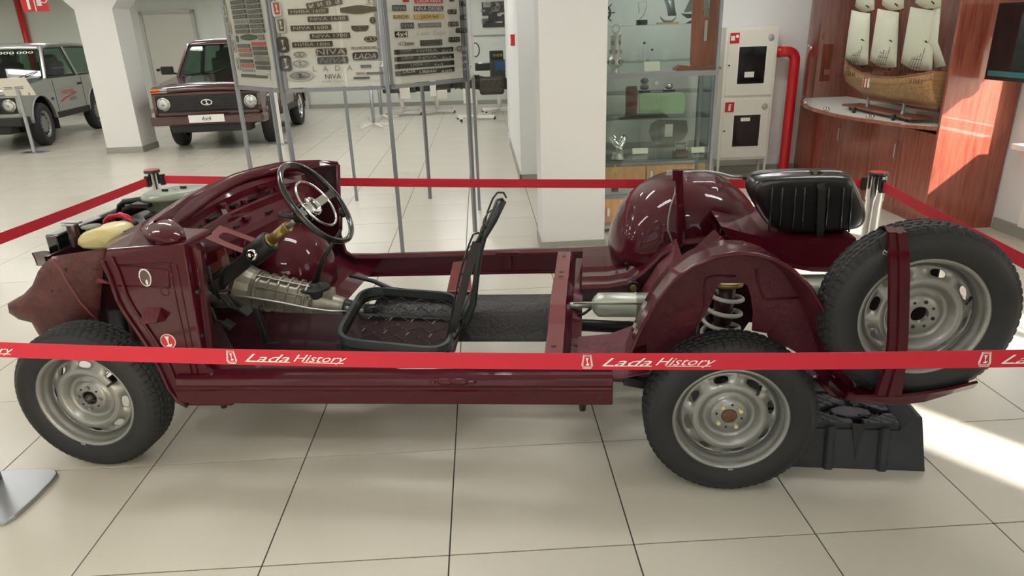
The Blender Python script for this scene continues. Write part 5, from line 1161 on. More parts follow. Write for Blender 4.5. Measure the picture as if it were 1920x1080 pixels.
# ================================================================ FIRE CABINET AND PIPES
fx0, fx1, fy = 4.27, 4.87, 5.43
FC = empty('fire_cabinet', ((fx0+fx1)/2, 5.54, 0), 0, 'tall white steel fire hose cabinet with two dark windows by red pipe', 'fire cabinet')
o = V3(((fx0+fx1)/2, 5.54, 0)); W_ = fx1-fx0
mb('firew').bx(-W_/2, W_/2, fy-5.54+.01, .115, .2, 1.68).build('body', None, FC, bevel=.004)
for k, (z0, z1) in enumerate(((.23, .9), (.94, 1.65))):
    d_ = mb('firew').bx(-W_/2+.03, W_/2-.03, fy-5.54-.004, fy-5.54+.012, z0, z1).build('door', None, FC, bevel=.003)
    y = fy-5.54-.006; h_ = z1-z0; wx = .0
    mb('white').bx(-W_/2+.15, W_/2-.12, y-.001, y, z0+.12, z1-.17).build('window_trim', None, d_); mb('screen').bx(-W_/2+.16, W_/2-.13, y-.003, y-.001, z0+.13, z1-.18).build('window_pane', None, d_)
    mb('firered').bx(-W_/2+.045, -W_/2+.15, y-.002, y, z1-.14, z1-.03).build('fire_sign', None, d_)
    b = mb('white')
    if k == 0: b.bx(-W_/2+.085, -W_/2+.11, y-.003, y-.002, z1-.125, z1-.065); b.bx(-W_/2+.09, -W_/2+.12, y-.003, y-.002, z1-.06, z1-.05)
    else: b.bx(-W_/2+.055, -W_/2+.1, y-.003, y-.002, z1-.11, z1-.06); b.add(ell(V3((-W_/2+.125, y-.003, z1-.065)), ex_, ez, .018, .018, 14), [tuple(range(14))])
    b.build('sign_symbol', None, d_)
    mb('lgrey').lathe([(0, .036), (.004, .034), (.004, .001)], (W_/2-.09, y, z1-.09), (0, -1, 0), 20).build('seal_disc', None, d_)
    mb('dark').box((-W_/2+.055, y, (z0+z1)/2-.02), (.018, .01, .018)).build('lock', None, d_)
    b = mb('paper'); b.bx(-.06, .05, y-.0045, y-.003, z0+(.2 if k else .42), z0+(.26 if k else .46)); b.build('label', None, d_)
for sx in (-1, 1):
    for sy in (-.09, .09): mb('firew').bx(sx*(W_/2-.02)-.012, sx*(W_/2-.02)+.012, sy-.012, sy+.012, 0, .21).build('leg', None, FC)
b = mb('firered'); zt = gy(1470, 97, 5.5).z; xp = gz(1465, 322).x-.02; yp = 5.52
pts = [V3((fx1+.001, yp, zt)), V3((xp-.1, yp, zt))]+[V3((xp-.1+.1*math.sin(a), yp, zt-.1+.1*math.cos(a))) for a in [PI/2*i/6 for i in range(1, 7)]]+[V3((xp, yp, .06)), V3((xp, yp, 0))]
o = b.tube(pts, .058, 14).build('red_pipe'); tag(o, 'thick red fire pipe bending down from the white fire cabinet', 'pipe')
mb('firered').lathe([(0, .068), (.03, .068), (.04, .06)], (xp, yp, 0), ez, 16).build('floor_collar', None, o); mb('firered').lathe([(0, .063), (.03, .063)], (fx1+.05, yp, zt), (1, 0, 0), 16).build('joint_collar', None, o)
# ================================================================ WOODEN CABINET WITH SHIP
wx0, wx1, wy0, wy1 = 5.30, 5.86, 2.98, 5.64
WC = empty('wooden_cabinet', ((wx0+wx1)/2, (wy0+wy1)/2, 0), 0, 'reddish brown wooden wall cabinet with bowed glazed showcase', 'cabinet'); wo = V3(((wx0+wx1)/2, (wy0+wy1)/2, 0))
def wbx(m_, a, b_, c, d, e, f, nm, par=None, **k): return mb(m_).bx(a-wo.x, b_-wo.x, c-wo.y, d-wo.y, e, f).build(nm, None, par or WC, **k)
wbx('woodred', wx0-.05, wx1, wy0-.03, wy0, 0, ZC-.02, 'end_panel'); wbx('woodred', wx0, wx1, wy1-.03, wy1, 0, ZC-.02, 'end_panel'); wbx('woodred', wx1-.02, wx1, wy0, wy1-.03, 0, ZC-.02, 'back_panel')
wbx('woodred', wx0+.03, wx1-.02, wy0, wy1-.03, 0, .07, 'plinth')
nd = 5; dw_ = (wy1-.03-wy0)/nd
for k in range(nd):
    d_ = wbx('woodred', wx0, wx0+.018, wy0+k*dw_+.003, wy0+(k+1)*dw_-.003, .08, .80, 'door')
    if k in (1, 3): 
        y = wy0+k*dw_+.06-wo.y; mb('steel').tube([V3((wx0-wo.x, y, .5)), V3((wx0-wo.x-.025, y, .53)), V3((wx0-wo.x-.025, y, .64)), V3((wx0-wo.x, y, .67))], .006, 6).build('handle', None, d_)
bow = []
for i in range(17):
    t = i/16; bow.append(V3((wx0-.36*math.sin(PI*t)**.8 if 0 < t < 1 else wx0, wy0+(wy1-.03-wy0)*t, 0))-wo)
sh = mb('woodred'); sh.prism([p+ez*.835 for p in bow]+[V3((wx1-.02, wy1-.03, .835))-wo, V3((wx1-.02, wy0, .835))-wo], (0, 0, .03)); sh.build('bowed_shelf', None, WC, bevel=.003)
sh = mb('white'); sh.prism([p*.985+ez*.866+V3((.015, 0, 0)) for p in bow]+[V3((wx1-.03, wy1-.05, .866))-wo, V3((wx1-.03, wy0+.02, .866))-wo], (0, 0, .004)); sh.build('shelf_lining', None, WC)
for k in range(4):
    seg = [p+V3((.008, 0, 0)) for p in bow[4*k:4*k+5]]; b = mb('glass'); b.loft([[p+ez*.872 for p in seg], [p+ez*(ZC-.05) for p in seg]]); g_ = b.build('glass_pane', None, WC)
    for z in (.89, 1.45, 2.0):
        for p in (seg[0]*.96+seg[-1]*.04, seg[-1]*.96+seg[0]*.04):
            if k in (0, 3) or z < 1: mb('chrome').cyl(V3((p.x-.012, p.y, z)), V3((p.x+.012, p.y, z)), .016, n=10).build('glass_clamp', None, g_)
# sailing ship on its board (bow towards the far end)
sy0, sy1 = 2.98, 4.70; sxm = 5.28
SP = empty('model_ship', (sxm, (sy0+sy1)/2, .87), 0, 'wooden model sailing ship with three masts of cream sails in showcase', 'model ship'); so = V3((sxm, (sy0+sy1)/2, .87))
b = mb('woodplaque'); b.bx(-.1, .1, -.6, .6, .03, .05); b.build('base_board', None, SP)
for y in (-.3, .3):
    mb('steel').lathe([(.05, .02), (.09, .01), (.14, .014)], (0, y, 0), ez, 12).build('pedestal', None, SP); mb('dark').sphere((-.07, y*1.6, .018), .018, 8).build('foot', None, SP)
def hullrow(t):
    y = -.78+1.56*t; wd = .15*math.sin(PI*min(1, .12+t*.86))**.55; k = .34+.10*(2*t-1)**2+.03*t; kb = .14+.10*max(0, t-.7)/.3*1.2+.02*max(0, .2-t)
    return [V3((-wd, y, k)), V3((-wd*1.02, y, k-.06)), V3((-wd*.9, y, k-.13)), V3((-wd*.45, y, (k+kb)/2-.07)), V3((0, y, kb)), V3((wd*.45, y, (k+kb)/2-.07)), V3((wd*.9, y, k-.13)), V3((wd*1.02, y, k-.06)), V3((wd, y, k))]
R2 = [hullrow(i/14) for i in range(15)]
b = mb('hull'); b.loft(R2); k_ = len(b.v)-9*15; b.face(range(k_, k_+9)); b.face(range(k_+126, k_+135)); hl = b.build('hull', None, SP, solid=.01)
mb('hull').loft([[p[0]+V3((.015, 0, -.03)) for p in R2], [p[8]+V3((-.015, 0, -.03)) for p in R2]]).build('deck', None, hl)
b = mb('woodplaque'); b.tube([p[0] for p in R2], .01, 6); b.tube([p[1] for p in R2], .006, 6); b.build('gunwale', None, hl)
mb('woodplaque').tube([p[4] for p in R2], .012, 6).build('keel', None, hl)
b = mb('white'); b.bx(-.155, -.15, .05, .16, .25, .33); b.use('firered').bx(-.157, -.15, .08, .1, .24, .34).bx(-.157, -.15, .13, .15, .24, .34); b.build('hull_marking', None, hl)
for y0_, y1_ in ((-.6, -.4), (-.05, .15), (.45, .62)): mb('woodplaque').bx(-.08, .08, y0_, y1_, .33, .4).build('deck_house', None, hl, bevel=.004)
for k in range(40):
    y = -.7+k*.036; mb('rope').cyl((-.13, y, .33), (-.13, y, .37), .003, n=5).build('rail_post', None, hl)
for mi, (y, H_) in enumerate(((-.5, 1.5), (.02, 1.75), (.5, 1.5))):
    mt_ = mb('rope').cyl((0, y, .32), (0, y, H_), .013, .008, 10).build('mast', None, SP)
    for z in (.62, .92, 1.2):
        if z < H_: mb('rope').cyl((-.12, y-.14, z+.05), (.12, y+.14, z-.0), .006, n=6).build('yard', None, mt_)
    for s_ in (-1, 1):
        for dy in (-.1, -.05, 0, .05, .1):
            mb('rope').cyl((.12*s_, y+dy, .33), (.01*s_, y+dy*.2, .85), .0022, n=4).build('shroud', None, mt_)
        for z in (.4, .46, .52, .58): k = (z-.33)/.52; mb('rope').cyl((.12*s_*(1-k), y-.1*(1-k*.8), z), (.12*s_*(1-k), y+.1*(1-k*.8), z), .002, n=4).build('ratline', None, mt_)
    for z0, z1, a, c in ((.44, .9, .46, .36), (.93, 1.34, .36, .28)):
        if z1 > H_: continue
        rws = []
        for i in range(7):
            t = i/6; rws.append([V3((-.03-.07*math.sin(PI*s_)*math.sin(PI*t*.9+.1), y-.02+(a+(c-a)*t)*(s_-.3)+.06*t, z0+(z1-z0)*t-.03*math.sin(PI*s_)*(1-t)+.04*s_)) for s_ in [j/8 for j in range(9)]])
        mb('sail').loft(rws).build('sail', None, mt_, solid=.003)
b = mb('rope'); b.cyl((0, .78, .42), (0, .95, .5), .008, .005, 8); b.build('bowsprit', None, SP)
mb('sail').loft([[V3((0, -.78, .48)), V3((-.05, -.7, .66)), V3((0, -.54, 1.2))], [V3((0, -.56, .44)), V3((-.05, -.54, .66)), V3((0, -.52, 1.18))]]).build('jib', None, SP, solid=.003)
q = gz(1697, 222, .874); o = mb('paper').box((0, 0, .03), (.006, .16, .1), (V3((.8, 0, .6)), V3((0, 1, 0)), V3((-.6, 0, .8)))).build('name_card', None, None, loc=(q.x+.06, q.y, .874)); tag(o, 'white card leaning at the front of ship showcase', 'card')
for i, (px, py) in enumerate(((1595, 212), (1668, 226))):
    q = gz(px, py, .87); b = mb('dark'); b.cyl((0, 0, 0), (0, 0, .05), .016, n=12); b.cyl((-.02, 0, .03), (.015, 0, .035), .02, n=12); o = b.build('spot_lamp', None, None, loc=(q.x+.03, q.y, .87)); tag(o, 'tiny dark spot lamp at the shelf edge of ship showcase', 'lamp', 'spot lamps of ship showcase')
# television on an arm in front of the end panel
tx_ = 5.56; a = gx(1857, 148, tx_)
TVO = empty('television', (tx_, a.y-.46, a.z), -PI/2, 'black flat television hung beside the wooden end panel', 'television')
mb('dark').bx(-.45, .45, -.06, -.02, 0, .56).build('casing', None, TVO, bevel=.004); mb('screen').bx(-.43, .43, -.0615, -.06, .02, .54).build('screen', None, TVO)
b = mb('teal'); b.bx(-.42, .2, -.0625, -.0615, .03, .07); b.build('screen_image', None, TVO); mb('dark').bx(-.05, .05, -.02, .29, .2, .36).build('wall_arm', None, TVO)
# ================================================================ TWO WHOLE CARS IN THE HALL
def offroader(root, paint, chrome_badge=True):
    """boxy three-door off-roader; nose towards local -y, 1.66 wide"""
    def Q(nm, B, par=None, **k): return B.build(nm, None, par or root, **k)
    R_ = .345; yf, yr = -1.12, 1.08; zb = .46
    def arch(yc, r=.42, n=12): return [(yc+r*math.cos(a), R_+.06+r*.98*math.sin(a)) for a in [PI-PI*i/n for i in range(n+1)]]
    def side_outline():
        o = [(-1.80, .50), (-1.82, .66), (-1.80, .90), (-1.70, .955), (-.72, 1.045), (1.76, 1.03), (1.84, .80), (1.82, .5)]
        o += [(yr+.42, .42)]+[(y, z) for y, z in arch(yr)][::-1]+[(yr-.42, .40), (-.66, .40)]+arch(yf)[::-1]+[(yf-.43, .44)]
        return o
    for s_ in (-1, 1):
        b = mb(paint); b.prism([V3((s_*.80, y, z)) for y, z in side_outline()], (-s_*.05, 0, 0)); sp = Q('body_side', b, bevel=.018)
        mb(paint).tube([V3((s_*.805, y, .86)) for y in (-1.75, -.5, .8, 1.78)], .008, 6).build('waist_line', None, sp)
        for yc in (yf, yr):
            b = mb(paint); b.tube([V3((s_*.80, y, z)) for y, z in arch(yc)], .022, 6); b.build('arch_flare', None, sp)
        for y0 in (-.58, .56): mb('blk').tube([V3((s_*.802, y0, z)) for z in (.45, .7, 1.03)], .003, 4).build('door_gap', None, sp)
        mb('plastic').box((s_*.815, .44, .9), (.02, .13, .035)).build('door_handle', None, sp, bevel=.005)
        b = mb('plastic'); b.box((s_*.8, -.02, .44), (.03, 1.32, .1)); b.box((s_*.72, -.68, .34), (.14, .02, .24)); b.build('sill_cover', None, sp)
        b = mb('plastic'); b.bar((s_*.76, -.56, 1.08), (s_*.9, -.6, 1.12), .03, .03); b.box((s_*.94, -.6, 1.15), (.19, .07, .13)); Q('door_mirror', b, bevel=.02)
    mb(paint)
    # nose, bonnet, scuttle, tail
    b = mb(paint); b.loft([[V3((x, y, z+(.02 if abs(x) < .6 else 0))) for x in (-.79, -.6, -.25, .25, .6, .79)] for y, z in ((-1.81, .86), (-1.83, .90), (-1.80, .93), (-1.7, .955), (-.72, 1.045))], True); bo = Q('bonnet', b, solid=.02)
    b = mb('plastic'); b.bx(-.79, .79, -1.80, -1.70, .58, .83); Q('front_panel', b)
    b = mb(paint); b.bx(-.79, .79, -1.815, -1.74, .825, .872); b.bx(-.79, .79, -1.80, -1.74, .50, .6); Q('nose_strip', b, bevel=.012)
    gr = Q('grille', mb('grille').bx(-.5, .5, -1.815, -1.79, .60, .82), bevel=.006)
    for k in range(5): mb('plastic').bx(-.49, .49, -1.83, -1.81, .625+.04*k, .640+.04*k).build('grille_bar', None, gr)
    for k in (-.24, 0, .24): mb('plastic').bx(k-.012, k+.012, -1.828, -1.81, .61, .81).build('grille_bar', None, gr)
    bd = mb('chrome').prism(ell(V3((0, -1.838, .72)), ex_, ez, .085, .045), (0, .01, 0)).build('badge', None, gr); e = mb('blk'); e.prism(ell(V3((0, -1.84, .72)), ex_, ez, .07, .034), (0, .003, 0)); e.build('badge_field', None, bd); e = mb('chrome'); shiplogo(e, V3((0, -1.842, .72)), ex_, ez, .06, .05); e.build('badge_emblem', None, bd)
    for s_ in (-1, 1):
        hl_ = mb('lamp').lathe([(0, .088), (.02, .085), (.035, .06), (.04, .001)], (s_*.64, -1.805, .71), (0, -1, 0), 24).build('headlamp', None, root)
        mb('chrome').lathe([(0, .1), (.016, .096), (.018, .086)], (s_*.64, -1.805, .71), (0, -1, 0), 24).build('lamp_ring', None, hl_); mb('steel').sphere((s_*.64, -1.84, .71), .02, 10).build('bulb', None, hl_)
        ti = mb('orange').bx(*sorted((s_*.66, s_*.79)), -1.835, -1.79, .875, .935).build('turn_lamp', None, root, bevel=.006); mb('lamp').bx(*sorted((s_*.55, s_*.66)), -1.835, -1.79, .875, .935).build('side_lamp', None, ti, bevel=.006)
        mb('orange').box((s_*.808, -1.62, .89), (.015, .06, .035)).build('side_repeater', None, root)
    b = mb('plastic' if paint != 'carred' else 'carred'); b.box((0, -1.93, .47), (1.64, .06, .13)); b.bar((-.8, -1.93, .47), (-.83, -1.7, .47), .05, .13); b.bar((.8, -1.93, .47), (.83, -1.7, .47), .05, .13); bm_ = Q('front_bumper', b, bevel=.02)
    b = mb('plastic'); b.bx(-.6, .6, -1.85, -1.6, .28, .42); Q('under_tray', b, bevel=.02)
    b = mb('plastic'); b.bx(-.62, .62, -1.7, 1.75, .36, .5); Q('underbody', b)
    b = mb('plastic'); b.bx(-.75, .75, -.72, 1.7, .5, .98); Q('cabin_floor', b)
    b = mb(paint); b.bx(-.76, .76, 1.78, 1.83, .5, 1.03); Q('tail_panel', b, bevel=.015)
    # glasshouse
    WB, WT = .755, .625; zB, zT = 1.04, 1.53
    fr_b, fr_t, re_b, re_t = -.70, -.30, 1.80, 1.52
    def pr(nm, a, c, w_=.045): b = mb(paint); b.bar(a, c, w_, w_, (1, 0, 0)); Q(nm, b, bevel=.01)
    for s_ in (-1, 1):
        pr('windscreen_pillar', V3((s_*WB, fr_b, zB)), V3((s_*WT, fr_t, zT+.02))); pr('rear_pillar', V3((s_*WB, re_b-.05, zB)), V3((s_*WT, re_t, zT+.02)), .07); pr('door_pillar', V3((s_*WB, .52, zB)), V3((s_*WT, .46, zT+.02)), .06)
        for y0, y1, t0_, t1_ in ((-.62, .48, -.24, .43), (.58, 1.70, .5, 1.46)):
            b = mb('carglass'); b.loft([[V3((s_*(WB-.01), y0, zB)), V3((s_*(WB-.01), y1, zB))], [V3((s_*(WT-.01), t0_, zT)), V3((s_*(WT-.01), t1_, zT))]], False); Q('side_window', b)
            mb('blk').tube([V3((s_*(WB+.003), y0, zB+.01)), V3((s_*(WB+.003), y1, zB+.01)), V3((s_*(WT+.008), t1_, zT)), V3((s_*(WT+.008), t0_, zT))], .009, 5, True).build('window_seal', None, root)
    b = mb('carglass'); b.loft([[V3((-WB+.03, fr_b, zB)), V3((WB-.03, fr_b, zB))], [V3((-WT+.02, fr_t, zT)), V3((WT-.02, fr_t, zT))]], False); wsn = Q('windscreen', b)
    mb('blk').tube(rcw([V3((-WB+.04, fr_b-.006, zB+.01)), V3((WB-.04, fr_b-.006, zB+.01)), V3((WT-.03, fr_t-.006, zT)), V3((-WT+.03, fr_t-.006, zT))]), .012, 5, True).build('screen_seal', None, wsn)
    b = mb('carglass'); b.loft([[V3((-WB+.05, re_b, zB)), V3((WB-.05, re_b, zB))], [V3((-WT+.03, re_t, zT)), V3((WT-.03, re_t, zT))]], False); Q('rear_window', b)
    b = mb(paint); rw = []
    for y, z in ((fr_t-.02, zT), (fr_t+.04, zT+.055), (.0, zT+.085), (.8, zT+.085), (re_t-.05, zT+.06), (re_t+.03, zT)): rw.append([V3((x*WT*1.04, y, z-(.05 if abs(x) > .99 else .012 if abs(x) > .7 else 0))) for x in (-1, -.86, -.4, 0, .4, .86, 1)])
    b.loft(rw); Q('roof', b, solid=.02)
    for s_ in (-.3, .3): mb('plastic').bar((s_, fr_b-.02, zB+.02), (s_+.32, fr_b+.09, zB+.13), .012, .012).build('wiper', None, root)
    for s_ in (-.34, .34):
        st = mb('seatcloth'); st.bx(s_-.23, s_+.23, -.05, .45, .55, .75); st.box((s_, .5, 1.0), (.44, .14, .6), (ex_, V3((0, .97, -.2)), V3((0, .2, .97)))); st.box((s_, .57, 1.33), (.26, .1, .17)); Q('front_seat', st, bevel=.04)
    mb('plastic').box((0, -.55, .98), (1.36, .3, .12)).build('dashboard', None, root, bevel=.03)
    mb('plastic').tube([V3((.34+.19*math.cos(a), -.28+.05*math.sin(a), 1.0+.17*math.sin(a))) for a in [2*PI*i/24 for i in range(24)]], .014, 6, True).build('steering_wheel', None, root)
    mb('plastic').box((0, -.3, 1.44), (.24, .03, .07)).build('cabin_mirror', None, root, bevel=.015)
    return root
def rcw(pts, r=.1, n=4):
    o_ = []
    for i, p in enumerate(pts):
        a, c = pts[i-1], pts[(i+1) % len(pts)]; s_, e = p+(a-p)*r, p+(c-p)*r
        for k in range(n+1): t = k/n; o_.append(s_*(1-t)**2+p*2*t*(1-t)+e*t*t)
    return o_
def carwheels(root, alloy=False, steer=0.):
    for yc in (-1.12, 1.08):
        for s_ in (-1, 1):
            b = mb('rubber'); b.lathe([(-.18, .2), (-.185, .27), (-.175, .325), (-.15, .345), (-.03, .345), (-.005, .325), (0, .27), (-.015, .215)], (0, 0, 0), (s_, 0, 0), 32); ty = b.build('wheel', None, root); ty.location = (s_*.80, yc, .345)
            if yc < 0: ty.rotation_euler = (0, 0, steer)
            rb = mb('rim' if not alloy else 'chrome'); rb.lathe([(-.03, .22), (-.012, .215), (-.03, .2), (-.06, .19), (-.05, .15), (-.03, .12), (-.035, .07), (-.03, .0)], (0, 0, 0), (s_, 0, 0), 32); rm = rb.build('rim', None, ty)
            for k in range(12 if not alloy else 5):
                a = 2*PI*k/(12 if not alloy else 5); R2_ = .155
                mb('blk').box((s_*-.042, R2_*math.cos(a), R2_*math.sin(a)), (.02, .03 if not alloy else .06, .05 if not alloy else .1), (V3((1, 0, 0)), V3((0, -math.sin(a), math.cos(a))), V3((0, math.cos(a), math.sin(a))))).build('rim_hole', None, ty, bevel=.008)
for nm, m_, p, rz_, lab in (('off_roader', 'carred', V3((-3.07, 11.2, 0)), .045, 'dark burgundy off-roader with 4x4 plate parked by the grey door'), ('off_roader', 'carsilver', V3((-7.49, 11.81, 0)), .11, 'silver off-roader with 2 000 000 lettering beside the square column')):
    r = empty(nm, p, rz_, lab, 'car'); offroader(r, m_); carwheels(r, m_ == 'carred', .1); r.scale = (1.08,)*3 if m_ == 'carred' else (1.1,)*3
    if m_ == 'carred':
        b = mb('white'); b.bx(-.26, .26, -1.975, -1.962, .44, .55); pt_ = b.build('number_plate', None, r); t = mb('blk'); text(t, '4x4', V3((0, -1.977, .495)), ex_, ez, .14, .06); t.build('lettering', None, pt_)
    else:
        b = mb('firered'); text(b, '2 000 000', V3((.808, -.12, .79)), V3((0, 1, 0)), ez, .5, .075, .2); b.tube([V3((.808, -.42, .65)), V3((.808, -.2, .70)), V3((.808, .22, .76))], .008, 4); b.build('side_lettering', None, r)
        b = mb('blk'); text(b, 'LADA 4x4', V3((.808, .05, .665)), V3((0, 1, 0)), ez, .28, .06); b.build('side_lettering', None, r)
        b = mb('bluem'); b.prism(ell(V3((.806, -.72, .72)), V3((0, 1, 0)), ez, .05, .025), (.003, 0, 0)); b.build('side_sticker', None, r)
        b = None
        for tt, xx, ww in (('2', -.09, .05), ('000', .1, .26), ('000', .4, .26)): text(mb('white'), tt, V3((xx, -.375, 1.47)), ex_, V3((0, .63, .77)), ww, .05).build('screen_lettering', None, r)
# ================================================================ SIGN STANDS
def stand(name, lab, p, h_, m_='steel', w_=.5, base=True, faces=None):
    r = empty(name, p, 0, lab, 'sign stand')
    mb('steel').bx(-.19, .19, -.14, .14, 0, .016).build('foot_plate', None, r, bevel=.005)
    mb(m_).bx(-.025, .025, -.012, .012, .014, h_).build('pole', None, r)
    bd = mb('paper').box((0, -.03, h_+.05), (w_, .012, w_*.66), (ex_, V3((0, .85, .5)), V3((0, -.5, .85)).normalized())).build('sign_board', None, r)
    return r, bd
q = gz(65, 287); r, bd = stand('sign_stand', 'silver sign stand with cream board beside the silver off-roader', q, 1.05)
n8 = V3((0, -.03, 1.1)); eY = V3((0, .5, .85)).normalized()
b = mb('blk'); text(b, '8', n8+V3((.2, -.012, -.115)), ex_, ez, .03, .05); b.build('lettering', None, bd)
b = mb('firered'); b.box(n8+V3((.2, -.012, .09)), (.045, .006, .045)); b.build('sign_emblem', None, bd)
for k in range(6): mb('grey').box(n8+V3((-.12 if k % 2 else .06, -.011, .03-.03*(k//2))), (.14, .004, .012)).build('printed_line', None, bd)
q = gz(530, 270); r, bd = stand('sign_stand', 'pale slim sign stand beside the burgundy off-roader', q, 1.15, 'white', .4)
def starstand(p, lab, h_, boards=((0, 0),)):
    r = empty('sign_stand', p, .3, lab, 'sign stand')
    mb('steel').cyl((0, 0, .05), (0, 0, h_), .035, n=14).build('pole', None, r)
    for k in range(5): a = 2*PI*k/5; mb('white').bar((0, 0, .07), (.38*math.cos(a), .38*math.sin(a), .02), .035, .03).build('foot', None, r)
    mb('paper').box((.06, -.03, h_+.1), (.55, .01, .36), (ex_, V3((0, .9, .4)), V3((0, -.4, .9)))).build('sign_board', None, r)
starstand(gz(702, 238), 'chrome sign stand with five-armed foot and cream boards, nearer of two', .82); starstand(gz(716, 222), 'chrome sign stand with five-armed foot behind another like it', .82)
# ================================================================ ENGINES ON STANDS
def engine_stand(p, lab, kind, rz_=0.):
    r = empty('engine_stand', p, rz_, lab, 'engine stand')
    mb('white').tube([V3((0, 0, .12)), V3((-.04 if kind == 0 else 0, 0, .3)), V3((-.06 if kind == 0 else 0, 0, .5))], .045, 12).build('pole', None, r)
    for k, (a, b_) in enumerate((((-.38, .1, .06), (.38, -.1, .06)), ((-.3, -.35, .06), (.3, .35, .06)))): mb('white').bar(a, b_, .07, .06).build('foot', None, r)
    for a in ((-.38, .1), (.38, -.1), (-.3, -.35), (.3, .35)): mb('dark').cyl((a[0], a[1]-.02, .03), (a[0], a[1]+.02, .03), .03, n=10).build('castor', None, r)
    return r
def engine(p, lab, kind, rz_=0., par=None):
    e = empty('engine', p, rz_, lab, 'engine')
    if kind == 0:
        mb('dark').bx(-.35, .4, -.2, .2, .0, .2).build('sump', None, e, bevel=.03); mb('engine').bx(-.3, .3, -.16, .16, .2, .42).build('block', None, e, bevel=.02); mb('gold').bx(-.05, .35, -.21, -.16, .15, .24).build('yellow_casing', None, e, bevel=.01); mb('dark').cyl((.4, 0, .12), (.48, 0, .12), .12).build('pulley', None, e)
    elif kind == 1:
        mb('engine').bx(-.28, .22, -.2, .2, .0, .35).build('block', None, e, bevel=.03); mb('dark').cyl((.22, 0, .14), (.32, 0, .14), .2, n=20).build('flywheel', None, e); mb('dark').cyl((-.34, 0, .14), (-.28, 0, .14), .12).build('pulley', None, e); mb('dark').bx(-.2, .1, -.28, -.2, .1, .3).build('alternator', None, e, bevel=.03); mb('white').bx(-.12, .02, -.3, -.25, -.1, .3).build('mounting_plate', None, e)
    elif kind == 2:
        b = mb('engine'); b.cyl((-.75, 0, .25), (-.45, 0, .2), .26, .2, 16); b.build('bell_housing', None, e)
        b = mb('engine'); b.cyl((-.45, 0, .2), (.2, 0, .1), .18, .13, 14); b.build('gearbox', None, e)
        for t in range(5): x = -.4+.12*t; mb('engine').cyl((x, 0, .2-.15*(x+.45)), (x+.02, 0, .2-.15*(x+.45)), .2-.01*t, n=14).build('casing_rib', None, e)
        mb('engine').bx(.1, .6, -.2, .2, -.12, .22).build('transfer_case', None, e, bevel=.05); mb('dark').tube([V3((-.1, 0, .3)), V3((-.05, 0, .5)), V3((0, 0, .6))], .03, 8).build('gear_lever', None, e)
        for t in range(3): mb('dark').tube([V3((.05+.08*math.cos(a), .02*t, .75+.13*math.sin(a))) for a in [2*PI*i/16 for i in range(16)]], .012, 6, True).build('hose', None, e)
        mb('dark').bx(-.1, .35, -.1, .1, .35, .5).build('bracket', None, e, bevel=.03)
    else:
        mb('engine').bx(-.3, .25, -.25, .25, -.1, .55).build('block', None, e, bevel=.03); mb('bluem').bx(-.12, .25, -.3, -.1, .15, .5).build('blue_casing', None, e, bevel=.03); mb('dark').bx(-.3, .3, -.26, .2, -.5, -.1).build('sump', None, e, bevel=.04); mb('dark').bx(-.3, .2, -.22, .22, .55, .85).build('head', None, e, bevel=.03)
        for k in range(3): mb('brass').cyl((-.12+.12*k, -.28, .7), (-.12+.12*k, -.22, .7), .05).build('carburettor_port', None, e)
    if kind == 3: e.scale = (.6, .6, .6)
    return e
def place(px, py, kind, zc, lab1, lab2):
    p = gz(px, py); engine_stand(p, lab1, kind); engine(V3((p.x+(-.06 if kind == 0 else 0), p.y, zc)), lab2, kind)
    return p
p0 = place(758, 216, 0, .5, 'white engine stand with curved pole below black and yellow engine', 'black and yellow engine mounted on white stand')
p1 = place(821, 212, 1, .5, 'white engine stand with straight pole below grey engine', 'dark grey engine with round flywheel on white stand')
p2 = place(893, 224, 2, .62, 'white low engine stand below the big bare gearbox', 'large bare metal gearbox with hoses on white stand')
p3_ = place(937, 210, 3, .8, 'white engine stand below blue and black engine beside the partition', 'tall engine with blue casing on white stand beside the partition')
for i, (px, py, p, lab) in enumerate(((759, 172, p0, 'yellow engine'), (829, 173, p1, 'grey engine'), (879, 180, p2, 'bare gearbox'))):
    q = gy(px, py, p.y-.5); o = mb('paper').box((0, 0, 0), (.22, .006, .3), (ex_, V3((0, .97, .2)), V3((0, -.2, .97)))).build('info_card', None, None, loc=q); tag(o, 'white paper card hung below the '+lab, 'card')
    mb('steel').bar((0, .02, .1), (0, .2, .14), .012, .012).build('card_arm', None, o)
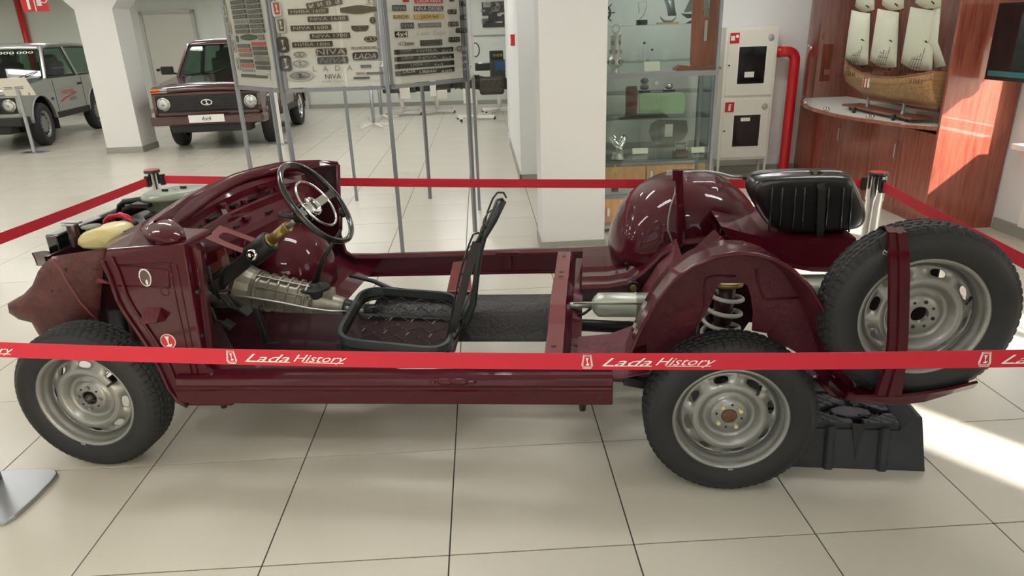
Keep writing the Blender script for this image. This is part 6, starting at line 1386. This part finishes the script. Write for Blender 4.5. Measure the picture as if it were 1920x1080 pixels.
# ================================================================ ON THE WALLS
a, c = bwp(903, 4, .03), bwp(946, 50, .03); ctr = (a+c)/2; W2 = (c-a).dot(bwd); H2 = a.z-c.z
o = mb('dark').box((0, 0, 0), (W2, .02, H2), (bwd, bwn, ez)).build('wall_photo', None, None, loc=ctr); tag(o, 'dark workshop photograph hung on the far wall', 'picture')
rg = random.Random(5)
for k in range(26):
    x, z = rg.uniform(-.45, .45)*W2, rg.uniform(-.45, .45)*H2
    mb(('grey', 'lgrey', 'engine', 'dark')[k % 4]).box(bwd*x+ez*z+bwn*.011, (rg.uniform(.05, .22), .002, rg.uniform(.02, .12)), (bwd, bwn, ez)).build('picture_detail', None, o)
struct(mb('baseb').prism([BW1-bwd*3.2+bwn*.002+ez*1.6, BW1+bwn*.002+ez*1.6, BW1+bwn*.02+ez*1.6, BW1-bwd*3.2+bwn*.02+ez*1.6], (0, 0, .03)).build('trim_3'))
q = gx(965, 75, 1.95); o = mb('firered').box((0, 0, 0), (.05, .12, .13)).build('call_point', None, None, loc=(1.925, q.y, q.z)); tag(o, 'small red fire call point on the white partition', 'fire alarm'); mb('white').box((-.026, 0, .0), (.002, .06, .06)).build('button', None, o)
# hanging fire sign and the red pipe behind the silver car
y = 12.; a, c = gy(36, -8, y), gy(94, 21, y); ctr = (a+c)/2; W2, H2 = c.x-a.x, .32
FS = empty('fire_sign', V3((ctr.x, y, c.z+.16)), 0, 'red double sign with white extinguisher and hose symbols above silver car', 'sign')
mb('firered').box((0, 0, 0), (W2, .01, H2)).build('panel', None, FS); mb('white').box((0, -.006, 0), (.02, .002, H2)).build('divider', None, FS)
b = mb('white'); b.bx(-W2*.28, -W2*.18, -.008, -.006, -.12, .08); b.build('extinguisher_symbol', None, FS)
b = mb('white'); b.bx(W2*.08, W2*.26, -.008, -.006, -.06, .06); b.build('hose_symbol', None, FS); b = mb('white'); b.tube(ell(V3((W2*.36, -.008, .06)), ex_, ez, .07, .07, 16), .008, 4, True); b.build('valve_symbol', None, FS)
for s_ in (-.3, .3): mb('steel').cyl((s_*W2, 0, H2/2), (s_*W2, 0, ZC-c.z-.16), .004, n=6).build('hanger', None, FS)
q = bwp(44, 50, .1); o = mb('firered').cyl((0, 0, 0), (0, 0, ZC), .07, n=14).build('red_pipe', None, None, loc=(q.x, q.y, 0)); tag(o, 'vertical red fire pipe on wall behind the silver off-roader', 'pipe')
mb('firered').lathe([(0, .09), (.04, .09)], (0, 0, 1.2), ez, 14).build('pipe_collar', None, o)
